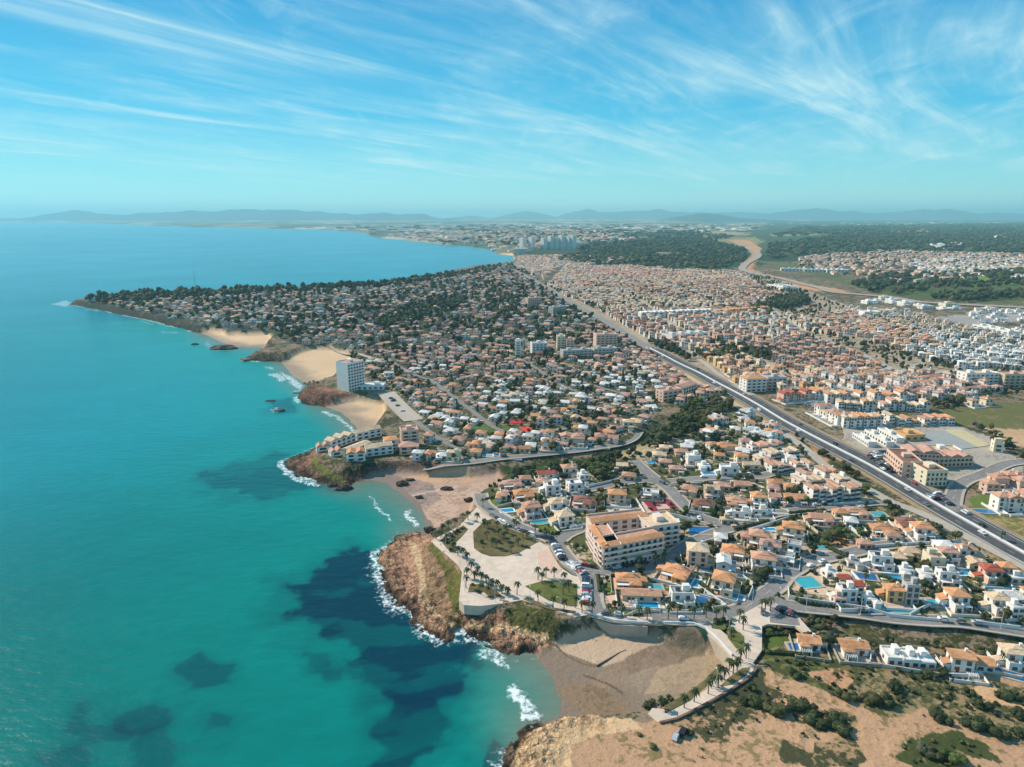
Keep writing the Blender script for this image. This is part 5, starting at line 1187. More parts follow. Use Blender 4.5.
# the town goes on beyond the right side of the picture
scatter([(1040,560),(1064,470),(1064,376),(1300,376),(1450,640),(1100,640)], 17, 16.5, -8, ALLW, ['terracotta', 'orange', 'rose', 'cream', 'white'], jit=.3, fill=.8)
scatter([(1064,312),(1300,312),(1300,372),(1064,372)], 14, 22, -22, ['white', 'white', 'cream'], ['white', 'grey', 'rose'], w=(10, 13), d=(10, 13), st=(2,), jit=.25, fill=.8, kind='terrace')
# far settlements
scatter([(870,296),(930,304),(1000,309),(960,312),(900,308),(860,304)], 30, 28, 10, ['white', 'cream'], ['white', 'grey'], w=(20, 34), d=(16, 26), st=(1, 2), shapes=('flat',), jit=.4, fill=.5)
scatter([(900,262),(960,258),(1060,262),(1060,282),(980,276),(920,272)], 24, 30, 8, ['white'], ['white', 'cream', 'grey'], w=(12, 20), d=(10, 16), st=(2,), shapes=('flat', 'hip'), jit=.4, fill=.7)
FW = ['white', 'white', 'cream', 'pink', 'beige']; FR = ['rose', 'terracotta', 'cream', 'grey', 'brown']
scatter([(800,258),(880,252),(1060,256),(1060,272),(1000,270),(900,274),(840,276),(800,268)], 22, 34, 5, FW, FR, w=(11, 18), d=(10, 15), st=(2,), jit=.4, fill=.72, align=True)
scatter([(860,276),(960,272),(1000,276),(940,282),(880,286)], 26, 34, 5, FW, FR, w=(14, 20), d=(12, 18), jit=.4, fill=.6)
scatter([(520,256),(600,256),(640,262),(560,268),(545,280),(516,268)], 22, 26, 5, FW, FR, w=(12, 18), d=(11, 15), st=(2,), jit=.3, fill=.9, align=True)
scatter([(380,236),(430,232),(520,232),(620,236),(640,244),(560,247),(510,254),(470,245),(440,242)], 75, 130, 5, FW, FR, w=(34, 60), d=(30, 55), st=(2, 3, 4), jit=.45, fill=.9, shapes=('flat', 'hip'))
scatter([(320,227.5),(420,225),(600,225),(760,226),(760,232),(620,235),(430,231),(380,233)], 180, 420, 5, FW, ['white', 'cream', 'grey'], w=(90, 220), d=(70, 150), st=(2, 3), jit=.48, fill=.8, shapes=('flat',))
scatter([(740,224),(900,222.5),(1060,222.5),(1060,228),(900,230),(760,230)], 260, 600, 5, ['white', 'cream'], ['white', 'cream'], w=(60, 160), d=(60, 100), st=(2,), jit=.48, fill=.18, shapes=('flat',))
scatter([(930,247),(962,245),(964,249),(935,250.5)], 30, 60, 5, ['white'], ['white'], w=(20, 26), d=(20, 26), st=(2,), fill=.8); scatter([(985,236),(1060,232),(1060,246),(1000,245)], 90, 180, 5, ['white', 'cream'], ['white', 'rose'], w=(24, 44), d=(24, 40), st=(2,), fill=.5)
scatter([(885,231),(920,229),(930,233),(890,234)], 120, 200, 5, ['cream'], ['cream', 'rose'], w=(50, 80), d=(50, 80), st=(2,), fill=.6, shapes=('flat',))

# ------------------------------------------------------------------ houses: the nearest ones each with its parts, the rest of the town as one mass
def build_houses():
    A_ = np.array([(h['x'], h['y']) for h in HS]); Zs = gzs(A_); px, py = proj(A_[:, 0], A_[:, 1], Zs+3)
    size = np.array([h['w']*(1+.5*h['st']) for h in HS])/np.hypot(A_[:, 0], A_[:, 1])
    vis = (px > -12) & (px < 1036) & (py < 790)
    order = np.argsort(-size*vis); ids = {}
    for kind in ('villa', 'terrace'):
        k = [i for i in order if HS[i]['kind'] == kind and vis[i]][:(250 if kind == 'villa' else 180)]
        for i in k: ids[i] = kind
    mb = MB(); GL = (.05, .06, .07)
    for i, h in enumerate(HS):
        x, y, z = h['x'], h['y'], float(Zs[i]); d = math.hypot(x, y)
        if i in ids:
            nm = 'villa' if ids[i] == 'villa' else 'terraced_house'
            o = put_house(x, y, z, h['rot'], h['w'], h['d'], h['st'], h['roof'], h['var'], h['wc'], h['rc'], nm, jit=.05, far=d > 430)
            item(o, house_words(h['st'], h['wc'], h['rc'], h['roof'], h['w'], 'villa' if nm == 'villa' else 'rowhouse'), 'villa' if nm == 'villa' else 'house', 'villas of the seaside town' if nm == 'villa' else 'terraced houses of the town')
            continue
        w, dd, st = h['w'], h['d'], h['st']; hh = 2.7*st+.3; k = random.uniform(.88, 1.08)
        wc = tuple(min(1, c*k) for c in WALLC[h['wc']]); k = random.uniform(.82, 1.1); rc = tuple(min(1, c*k) for c in ROOFC[h['rc']])
        one = MB(); one.box(-w/2, w/2, -dd/2, dd/2, -.5, hh, 0, tint=wc)
        if h['roof'] == 'flat':
            one.box(-w/2+.3, w/2-.3, -dd/2+.3, dd/2-.3, hh+.01, hh+.15, 0, tint=rc); one.box(-w*.2, w*.15, -dd*.1, dd*.3, hh+.16, hh+2.3, 0, tint=wc)
        else: one.hip(-w/2, w/2, -dd/2, dd/2, hh, min(w, dd)*.22, .5, 1, tint=rc, gable=h['roof'] == 'gable')
        if d < 2200:
            if h['var'] % 2 == 0 and h['kind'] == 'villa':
                s = random.choice((-1, 1)); x0, x1 = (-w/2, 0) if s < 0 else (0, w/2)
                one.box(x0, x1, -dd/2-3, -dd/2-.004, -.5, 2.7*max(1, st-1), 0, tint=wc)
                one.hip(x0, x1, -dd/2-3, -dd/2-.6, 2.7*max(1, st-1), .8, .4, 1, tint=rc)
            if d < 1500:
                for f in range(st):
                    for xx in (-w*.25, w*.25): one.box(xx-.9, xx+.9, -dd/2-.06, -dd/2-.01, 2.7*f+.8, 2.7*f+2.2, 2, tint=GL)
                    for s in (-1, 1): one.box(min(s*w/2, s*(w/2+.06)), max(s*w/2, s*(w/2+.06)), -.8, .8, 2.7*f+.9, 2.7*f+2.1, 2, tint=GL)
        if d < 1900:
            for q in range(2 if h['kind'] == 'villa' else 1):
                ax = random.uniform(-1, 1)*(w*.5+2); ay = random.choice((-1, 1))*(dd*.5+random.uniform(1.2, 2.6)); lw = random.uniform(1.5, 4); c_ = random.choice((A(232,226,216), A(222,206,184), A(206,180,156)))
                one.box(ax-lw/2, ax+lw/2, ay-1.0, ay+1.0, -.4, random.choice((.3, 1.2, 2.2)), 0, tint=c_)
        M = Matrix.Translation((x, y, z)) @ Matrix.Rotation(math.radians(h['rot']), 4, 'Z'); one.xf(M)
        n = len(mb.v); mb.v += one.v; mb.f += [tuple(q+n for q in f) for f in one.f]; mb.m += one.m; mb.c += one.c
    o = mb.obj('town_houses', [M_WALLV, M_ROOFV, M_GLASS], tint=True)
    tag(o, 'white and pink houses with terracotta roofs packed across the town towards the plain', 'houses', kind='stuff')
    print('HOUSES', len(HS), 'individual', len(ids))
build_houses()
# ------------------------------------------------------------------ trees, palms and shrubs
def leaf_mat(name, col, vc=False):
    m, nt, b = new_mat(name); N = NT(nt); geo = N.n('ShaderNodeNewGeometry')
    n = N.noise(geo.outputs['Position'], 1.1, 4, .7); v = N.ramp(n, .3, .7, .55, 1.45)
    v = N.math('MULTIPLY', v, N.ramp(geo.outputs['Random Per Island'], 0, 1, .75, 1.25))
    src = N.n('ShaderNodeAttribute', attribute_name='tint').outputs['Color'] if vc else N.n('ShaderNodeObjectInfo').outputs['Color']
    base = N.mix(1.0, col+(1,), src, 'MULTIPLY')
    hs = N.n('ShaderNodeHueSaturation'); N.l(base, hs.inputs['Color']); N.l(v, hs.inputs['Value']); N.l(hs.outputs[0], b.inputs['Base Color'])
    b.inputs['Roughness'].default_value = .75; b.inputs['Specular IOR Level'].default_value = .15
    MATS[name] = m; return m
M_LEAF = leaf_mat('foliage', (.072, .080, .036)); M_LEAFV = leaf_mat('foliage_mass', (.062, .072, .042), True); M_BARK = mat('bark', A(104,84,66), .9, .25, 2); M_PALM = leaf_mat('palm_frond', (.075, .090, .040))
def crown(seed, rx, h0, h1, lobes, leaves, spread=.62, lob=(.38, .62)):
    """uneven crown: displaced lobes with gaps between them and loose leaf sprays round the outside"""
    R = np.random.RandomState(seed); V = []; Fs = []; n = 0; v0, f0 = ICO2
    for i in range(lobes):
        a = R.rand()*6.28; r = math.sqrt(R.rand())*rx*spread; t = R.rand()
        c = np.array([math.cos(a)*r, math.sin(a)*r, h0+(h1-h0)*(.25+.5*t)]); s = rx*R.uniform(*lob)
        v = v0*np.array([s, s, s*R.uniform(.6, .85)]); nz = fbm(v[:, 0]*3+seed, v[:, 1]*3+v[:, 2]*4+i*7, s*1.2+.3, seed, 3)
        v = v*(.62+.76*nz[:, None])+c; V.append(v); Fs.append(f0+n); n += len(v)
    c = np.concatenate(V); k = R.randint(0, len(c), leaves); p = c[k]+R.randn(leaves, 3)*rx*.09; s = rx*R.uniform(.05, .11, leaves)
    a = R.randn(leaves, 3); a /= np.linalg.norm(a, axis=1, keepdims=True); b = np.cross(a, R.randn(leaves, 3)); b /= np.linalg.norm(b, axis=1, keepdims=True)
    tri = np.stack([p-a*s[:, None], p+a*s[:, None], p+b*s[:, None]*1.6], 1).reshape(-1, 3)
    return np.concatenate([c, tri]), np.concatenate([np.concatenate(Fs), np.arange(leaves*3).reshape(-1, 3)+n])
CROWNS = {}
def tree_parts(kind, i):
    if (kind, i) in CROWNS: return CROWNS[(kind, i)]
    if kind == 0: v, f = crown(10+i, 1, .45, 1.9, 6, 260); tk = ((0, 0, -.1), (0.03, 0, .9), .10, .06)
    elif kind == 1: v, f = crown(40+i, 1, 1.0, 1.9, 7, 240, .75, (.30, .5)); tk = ((0, 0, -.1), (.08, .03, 1.45), .085, .05)
    elif kind == 3: v, f = crown(70+i, .34, .2, 3.6, 9, 200, .35, (.5, .8)); tk = ((0, 0, -.1), (0, 0, 1.0), .07, .05)
    else: v, f = crown(100+i, 1, .0, .95, 5, 200, .65, (.34, .6)); tk = None
    me = np_mesh('crown', v, f, M_LEAF); tm = None
    if tk:
        t = MB(); t.tube(*tk, 7); 
        for q in range(3):
            a = q*2.1+i; t.tube((tk[1][0]*.7, tk[1][1]*.7, tk[1][2]*.7), (math.cos(a)*.4, math.sin(a)*.4, tk[1][2]*.7+.45), tk[3]*.7, .02, 5)
        tm = t.mesh('trunk', M_BARK)
    CROWNS[(kind, i)] = (me, tm); return CROWNS[(kind, i)]
def put_tree(x, y, z, r, h, kind, i, tint):
    me, tm = tree_parts(kind, i); nm = {0: 'tree', 1: 'pine_tree', 3: 'cypress_tree', 4: 'shrub'}[kind]
    if kind == 4: root = bpy.data.objects.new('shrub', me); COL.objects.link(root); root.color = tint+(1,)
    else:
        root = empty(nm, (0, 0, 0)); c = bpy.data.objects.new('crown', me); c.color = tint+(1,); link(c, root); link(bpy.data.objects.new('trunk', tm), root)
    root.location = (x, y, z-.05); root.rotation_euler = (0, 0, random.random()*6.28); hs = {0: 2.0, 1: 2.1, 3: 3.9, 4: 1.05}[kind]
    root.scale = (r, r, h/hs) if kind != 3 else (r*2, r*2, h/hs); return root
TINT = {'dark green': (.62, .70, .62), 'olive green': (1.12, 1.02, .86), 'fresh green': (1.1, 1.28, .7), 'brownish green': (1.35, 1.0, .8), 'grey green': (1.05, 1.06, 1.15)}
CLEAR = [pp(p) for p in ([(925,250),(935,246.5),(968,244.5),(970,248.5),(940,252)], [(886,230.5),(925,229),(955,233),(940,237),(892,235)], [(985,236),(1060,231),(1060,238),(995,241)], [(770,236),(860,233),(860,235),(775,238.5)], [(650,252),(692,252),(692,258),(650,258)], [(510,245),(580,245),(580,252),(510,252)], [(690,243),(755,239),(765,244),(752,249),(700,247)])]
def plant_all():
    g = grove
    # gardens
    NEAR = [(486,482),(540,466),(600,468),(660,455),(728,404),(800,440),(900,505),(960,540),(1040,585),(1040,634),(960,620),(870,614),(790,606),(735,612),(600,616),(590,575),(560,545),(500,515)]
    g(NEAR, 85, (1.3, 3.2), (2.6, 6), (0, 0, 1, 0, 3)); g(NEAR, 190, (.6, 1.7), (.9, 2.2), (4,))
    g(MID, 62, (1.7, 3.4), (3.5, 7), (0, 1, 0, 0, 3), clump=.55); g(MID, 70, (1.0, 2.0), (1.2, 2.8), (4,), clump=.3)
    g(PEN, 32, (2.6, 5.0), (4.5, 9), (0, 1, 1), clump=.75, coast=12)
    g([(72,303.5),(100,298),(150,294),(250,291),(380,284.5),(440,276.5),(500,266),(500,270),(440,281),(380,288),(250,295),(120,304)], 60, (4, 7), (7, 13), (0, 1), coast=10, blockers=False)
    g([(400,310),(440,300),(470,300),(445,315),(385,330),(378,325)], 80, (4, 6), (6, 11), (0, 1), blockers=False); g([(470,300),(520,296),(520,310),(480,315)], 40, (4, 6), (6, 10), (0, 1))
    # the ravine
    RV = [(500,470),(540,464),(590,460),(640,449),(642,438),(662,428),(690,403),(725,397),(733,406),(716,420),(690,436),(664,446),(640,456),(606,466),(560,472),(520,478)]
    g(RV, 210, (1.5, 3.4), (2.2, 5.5), (0, 0, 4), blockers=False); g([(640,438),(662,427),(690,403),(725,397),(735,408),(712,424),(676,440),(652,446)], 170, (3, 5), (5, 9), (0, 1, 0), blockers=False); g([(585,466),(612,462),(618,476),(604,484),(588,480)], 260, (2.2, 3.8), (4, 7), (0,), blockers=False)
    g(RV, 160, (.8, 1.6), (1, 2), (4,), blockers=False)
    # along the dual carriageway
    g([(752,408),(800,436),(850,472),(890,498),(900,506),(880,502),(845,474),(812,452),(780,430)], 150, (1.8, 3.6), (3, 6), (0, 1, 0), blockers=False); g([(820,452),(850,470),(880,494),(868,492),(838,474)], 240, (2.5, 4), (5, 8), (0,), blockers=False)
    g([(905,505),(960,534),(1030,572),(1030,580),(960,542)], 60, (1.2, 2.2), (1.6, 3.4), (0, 4), blockers=False); g([(985,520),(1030,540),(1030,556),(1000,540)], 60, (1.0, 2.0), (1.4, 3), (4,), blockers=False)
    g([(640,341),(672,346),(690,360),(676,362),(655,356)], 160, (3, 4.5), (5, 8), (0, 1), blockers=False); g([(690,353),(740,348),(772,352),(770,357),(720,360),(694,360)], 300, (3, 4.5), (6, 9), (0,), blockers=False)
    g([(745,312),(775,299),(800,296),(812,302),(790,308),(760,313)], 260, (3.5, 5.5), (6, 10), (0,), blockers=False); g([(846,388),(900,392),(960,400),(960,412),(930,408),(880,398)], 60, (2, 3.5), (4, 7), (0,))
    g([(932,398),(962,395),(976,400),(950,408),(932,408)], 190, (2.5, 4), (4, 7), (0,), blockers=False); g([(970,428),(985,426),(1024,450),(1040,462),(1020,460)], 200, (1.8, 3), (3, 5), (0,), blockers=False)
    TOWN = [(690,352),(760,340),(850,338),(905,352),(1040,372),(1040,392),(960,404),(880,395),(780,386)]
    g(TOWN, 90, (1.4, 2.8), (3, 6), (0, 0, 1), clump=.6); g([(545,286),(640,266),(765,275),(850,310),(850,338),(740,345),(660,345),(600,312)], 70, (1.6, 3.0), (4, 7), (0,), clump=.7); g([(850,310),(960,330),(1060,338),(1060,372),(905,352)], 60, (1.6, 3.0), (4, 7), (0, 3), clump=.7)
    # far belts and woods
    g([(850,285),(870,278),(905,275),(915,280),(890,288),(870,293)], 30, (6, 9), (8, 13), (0,), blockers=False); g([(885,292),(930,282),(970,282),(1024,279),(1060,278),(1060,283),(1000,287),(940,290),(900,296)], 26, (5, 9), (8, 13), (0, 1), blockers=False)
    g([(930,298),(960,293),(1060,291),(1060,297),(960,303)], 36, (6, 9), (8, 13), (0,), blockers=False); g([(975,274),(1060,268),(1060,274),(990,279)], 40, (7, 10), (9, 14), (0,), blockers=False)
    g([(555,262),(600,248),(640,243),(700,240),(745,251),(744,262),(720,270),(680,272),(640,268)], 15, (7, 13), (8, 14), (0, 1), blockers=False, clump=.5); g([(578,250),(600,244),(600,252),(560,258),(580,256)], 9, (8, 14), (9, 15), (0, 1), blockers=False)
    g([(765,262),(770,246),(850,236),(1060,232),(1060,255),(900,252),(800,257)], 5.5, (8, 17), (9, 16), (0, 1), blockers=False, clump=.75); g([(770,240),(800,228),(1060,224),(1060,232),(860,236)], .9, (22, 40), (14, 22), (0,), blockers=False)
    g([(430,243),(500,234),(700,232),(740,240),(640,246),(520,246)], 1.0, (12, 24), (10, 16), (0,), blockers=False, clump=.5); g([(300,228.2),(500,226),(760,226),(760,231),(500,234),(400,236)], .05, (30, 70), (12, 20), (0,), blockers=False, clump=.5)
    g([(800,258),(880,252),(1060,256),(1060,272),(1000,270),(900,274),(840,276),(800,268)], 12, (3, 6), (5, 9), (0,)); g([(860,276),(960,272),(1000,276),(940,282),(880,286)], 16, (4, 7), (6, 10), (0,))
    g([(1040,560),(1064,470),(1064,330),(1300,330),(1450,640),(1100,640)], 50, (1.6, 3.2), (3, 6), (0, 0, 1)); g([(1052,690),(1600,700),(1600,820),(1100,770),(1052,750)], 160, (.5, 1.8), (.6, 1.8), (4,), z=7, blockers=False); g([(1060,226),(1400,226),(1400,256),(1060,255)], 3, (14, 24), (10, 17), (0,), blockers=False)
    # scrub at the lower right, and single bushes read off the photograph
    SCRUB = [(742,690),(768,668),(800,660),(1030,672),(1030,767),(690,767),(680,722)]
    g([(766,650),(850,660),(930,676),(1040,688),(1040,750),(1000,743),(940,722),(890,713),(850,703),(815,690),(782,673)], 700, (.3, 1.3), (.5, 1.3), (4,), z=7); g([(680,725),(705,704),(765,680),(790,702),(765,724),(700,742)], 620, (.3, .8), (.35, .8), (4,), z=7)
    g([(895,745),(960,738),(1010,775),(900,790)], 520, (.5, 1.3), (.5, 1.1), (4,), z=7); g([(790,700),(850,716),(858,737),(840,747),(800,735),(800,770),(860,780),(850,745)], 480, (.3, .9), (.4, .9), (4,), z=7); g([(560,740),(700,720),(760,767),(560,767)], 40, (.3, .7), (.3, .6), (4,), z=7)
    g([(770,642),(864,628),(1030,652),(1030,664),(960,650),(900,642),(850,638),(800,642)], 300, (.8, 2.0), (1, 2.6), (4, 4, 0), z=7); g([(798,612),(850,616),(850,634),(800,634),(790,624)], 190, (1.2, 2.4), (1.8, 4.2), (0, 4))
    for px, py, r in [(751,703,2.3),(763,706,2.8),(778,713,3.0),(796,708,3.2),(809,712,2.6),(813,721,2.8),(820,726,2.2),(836,724,3.0),(841,731,2.6),(796,677,2.2),(743,703,1.8),(770,710,2.0),(787,712,2.0),(842,698,2.8),(856,699,1.6),(866,701,2.6),(880,704,3.6),(890,706,2.4),(893,690,2.6),(899,692,1.8),(936,719,2.4),(946,723,2.3),(969,694,1.8),(983,708,2.6),(976,706,2.0),(992,733,3.2),(979,729,2.8),(966,725,2.2),(1003,696,2.8),(1012,698,2.0),(1016,716,2.5),(834,725,2.0),(828,718,1.8),(844,731,2.4),(942,676,2.2),(925,676,2.4),(934,678,1.8),(1016,735,2.4),(949,760,2.8),(925,754,2.6),(938,757,2.0),(960,762,2.2),(1003,737,2.2),(752,690,1.8),(646,705,2.0),(651,703,1.5),(664,702,1.6),(670,699,1.5),(690,735,1.2),(654,747,1.3),(640,735,.9)]:
        x, y, z = atg(px, py); TREES.append((x, y, r*1.15, r*1.25, 4))
    for px, py, r in [(732,637,2.2),(738,640,2.4),(734,645,2.6),(741,645,2.2),(729,633,1.8),(743,637,2.0),(716,625,1.6),(722,624,1.6),(728,626,1.4),(827,543,3.6),(835,540,3.8),(842,536,3.4),(832,534,3),(846,541,2.8),(838,531,2.6),(762,580,3.2),(757,577,2.6),(770,634,2.0),(778,632,2.2),(786,636,2.0),(826,628,2.6),(834,622,2.2),(820,633,2.8),(826,645,3.2),(833,640,2.4),(872,650,2.6),(925,590,3.2),(600,478,4),(606,472,4.2),(592,474,4),(598,468,3.6),(945,652,2.6),(955,655,2.2),(607,580,1.2),(601,584,1.2),(603,590,1.2),(1002,588,3),(985,620,2.2),(970,608,2.4),(978,604,2.4)]:
        x, y, z = atg(px, py); TREES.append((x, y, r*.9, r*1.7, 0))
    # park beds and lawns
    g([(473,532),(474,548),(490,556),(518,553),(537,543),(508,526),(495,518),(484,521)], 120, (.6, 1.5), (.8, 2.0), (4,), blockers=False, road_pad=0, coast=3); g([(440,540),(447,536),(463,525),(468,529),(455,543),(458,553),(450,552)], 420, (.8, 1.6), (1.0, 2.2), (4,), blockers=False, coast=3); g([(468,584),(484,582),(498,592),(502,597),(488,592)], 300, (.6, 1.3), (.8, 1.6), (4,), blockers=False, coast=3)
    g([(562,625),(600,623),(612,629),(600,633),(562,632)], 330, (.5, 1.3), (.5, 1.2), (4,), blockers=False, coast=3, z=6); g([(505,612),(545,613),(562,624),(550,632),(520,622)], 260, (.4, 1.0), (.4, .8), (4,), blockers=False, coast=3, z=6)
    g([(523,599),(550,607),(576,611),(560,611)], 260, (.5, 1.1), (.6, 1.2), (4,), blockers=False); g([(563,546),(572,556),(582,564),(598,570),(612,572),(600,572),(584,567),(572,561)], 330, (.7, 1.4), (.8, 1.8), (4,), blockers=False); g([(588,524),(600,545),(604,566),(592,566),(578,552),(580,538)], 200, (.8, 1.8), (1, 3), (4, 0), blockers=False)
    A_ = np.array([(t[0], t[1]) for t in TREES]); Z_ = gzs(A_); px, py = proj(A_[:, 0], A_[:, 1], Z_+1); kinds = np.array([t[4] for t in TREES]); rad = np.array([t[2] for t in TREES]); hh = np.array([t[3] for t in TREES])
    dist = np.hypot(A_[:, 0], A_[:, 1]); size = (rad*2+hh)/np.hypot(dist, H); vis = (px > -4) & (px < 1028) & (py < 772) & (Z_ > .3)
    ids = set()
    for sel, cap in ((kinds != 4, 290), (kinds == 4, 290)):
        ids |= set(np.argsort(-size*(vis & sel))[:cap].tolist())
    V = []; Fs = []; Cs = []; n = 0; names = list(TINT)
    for i, (x, y, r, h, k) in enumerate(TREES):
        z = float(Z_[i])
        if z < .3: continue
        c = names[min(4, int(np.clip((fbm(np.array([x]), np.array([y]), 30, 3, 2)[0]-.5)*1.6+.35+random.uniform(-.3, .3), 0, .99)*5))]
        if k in (3,) : c = 'dark green'
        if i in ids and vis[i]:
            t = TINT[c]; j = random.uniform(.85, 1.15); o = put_tree(x, y, z, r, h, k, random.randrange(6 if k != 3 else 3), tuple(q*j for q in t))
            w = {0: 'broad round tree' if r > 2.6 else 'small round tree', 1: 'umbrella pine', 3: 'slim cypress', 4: ('large' if r > 1.7 else 'mid-sized' if r > 1.2 else 'low')+' shrub'}[k]
            item(o, c+' '+w, 'tree' if k != 4 else 'shrub', 'garden and street trees' if k != 4 else 'shrubs of the scrub and gardens'); continue
        far = dist[i] > 1700; v0, f0 = ICO1
        t = np.array(TINT[c])*random.uniform(.8, 1.15)
        for q in range(2 if far else 3):
            a = random.random()*6.28; o = r*random.uniform(.2, .55); s = r*random.uniform(.55, .8)
            nz = .70+.6*RNG.rand(len(v0), 1)
            zz = h*(.55+.15*q) if k != 3 else h*(.25+.25*q)
            v = v0*nz*np.array([s, s, min(h*.42, s*1.1) if k != 3 else h*.3])*(1 if k != 3 else np.array([.5, .5, 1]))+np.array([x+math.cos(a)*o*(k != 3), y+math.sin(a)*o*(k != 3), z+zz])
            V.append(v); Fs.append(f0+n); n += len(v); Cs.append(np.repeat(t[None]*random.uniform(.85, 1.15), len(v), 0))
        if far: continue
        m = 7; p = np.array([x, y, z+h*.6])+RNG.randn(m, 3)*np.array([r*.5, r*.5, h*.2]); a = RNG.randn(m, 3)*r*.16; b = RNG.randn(m, 3)*r*.16
        V.append(np.stack([p-a, p+a, p+b], 1).reshape(-1, 3)); Fs.append(np.arange(3*m).reshape(-1, 3)+n); n += 3*m; Cs.append(np.repeat(t[None], 3*m, 0))
    o = link(bpy.data.objects.new('distant_trees', np_mesh('distant_trees', np.concatenate(V), np.concatenate(Fs), M_LEAFV, {'tint': ('C', np.concatenate(Cs))})))
    tag(o, 'dark green trees and bushes between the houses and in the woods', 'trees', kind='stuff'); print('TREES', len(TREES), len(ids), 'faces', sum(len(f) for f in Fs))
plant_all()

PALMS = [(436,539,6),(441,538,6),(443,533,7),(449,530,7),(455,527,7),(463,522,7),(468,520,7),(477,522,7),(483,508,8),(447,542,6),(452,546,6),(453,550,6),(458,556,7),(463,558,7),(467,562,7),(471,572,7),(478,575,6),(467,578,7),(466,588,9),(481,595,8),(490,594,8),(475,580,6),(481,581,6),(486,584,6),(492,588,6),(497,591,7),(502,594,6),(507,596,5),(517,595,9),
 (538,580,9),(546,578,7),(554,578,7),(542,584,8),(564,584,8),(563,595,9),(569,593,9),(538,602,8),(553,608,8),(564,611,8),(575,608,9),(582,613,8),(497,531,8),(514,530,9),(517,531,8),(499,537,7),(503,541,7),(492,547,7),(497,549,7),(511,553,6),(487,540,7),(505,534,7),(523,538,6),(535,535,8),(545,541,8),(484,528,7),(488,530,7),(528,540,6),(518,546,6),
 (592,614,8),(609,616,8),(622,617,7),(639,618,8),(647,620,8),(668,620,9),(677,618,9),(694,620,9),(706,618,9),(716,620,8),(723,618,7),(739,623,9),(743,630,9),(765,612,10),(770,611,10),(761,613,9),(731,640,8),(740,662,8),(746,658,9),(737,670,7),(733,674,7),(724,682,8),(718,688,7),(708,694,8),(694,702,7),(684,708,7),(661,708,6),(729,671,7),(720,678,7),(712,686,6),
 (697,576,8),(654,560,7),(624,566,7),(640,566,7),(655,566,8),(664,562,7),(548,505,7),(305,386.5,8),(310,387,8),(314,386,8),(318,387,8),(308,389,8),(897,552,7),(945,565,7),(775,560,7),(842,570,6),(835,588,7),(1001,541,7),(865,585,8),(1003,664,7)]
def build_palms():
    def mk(seed, h):
        R = random.Random(seed); t = MB(); lean = R.uniform(-.25, .25); pts = [(lean*(s/5)**2, 0, -.2+h*s/5) for s in range(6)]
        for s in range(5): t.tube(pts[s], pts[s+1], .26-.02*s, .24-.02*s, 7, cap=(s == 4))
        c = MB(); top = Vector(pts[-1])
        for i in range(22):
            a = i*2.4+R.random()*.4; el = R.uniform(-.35, 1.1); L = R.uniform(2.0, 2.7); d = Vector((math.cos(a), math.sin(a), 0)); sd_ = Vector((-math.sin(a), math.cos(a), 0)); prev = None
            for k in range(5):
                u = k/4; p = top+d*L*u*math.cos(el*.7)+Vector((0, 0, L*(math.sin(el)*u-1.0*u*u))); wd = .34*math.sin(math.pi*(.12+.82*u))
                cur = (p-sd_*wd-Vector((0, 0, wd*.5)), p, p+sd_*wd-Vector((0, 0, wd*.5)))
                if prev: c.add(list(prev)+list(cur), [(0, 1, 4, 3), (1, 2, 5, 4)])
                prev = cur
        return t.mesh('trunk', M_BARK), c.mesh('fronds', M_PALM)
    protos = [mk(i, 1.0*hh) for i, hh in enumerate((5.2, 6.2, 7.4, 6.6))]
    for i, (px, py, h) in enumerate(PALMS):
        x, y, z = atg(px, py)
        if z < 7.2 and py > 500: z = 8.1; x, y = at(px, py, z)
        tm, cm = protos[0 if h < 6.5 else 1 if h < 7.5 else 3 if h < 8.5 else 2]; r = empty('palm_tree', (x, y, z), random.random()*6.28); r.scale = (.84, .84, .84)
        link(bpy.data.objects.new('trunk', tm), r); c = bpy.data.objects.new('fronds', cm); k = random.uniform(.8, 1.3); c.color = (k, k, k*.9, 1); link(c, r)
        item(r, 'tall slender palm' if h > 8 else 'mid-height palm' if h > 6.5 else 'short palm', 'palm tree', 'palms of the seafront')
build_palms()

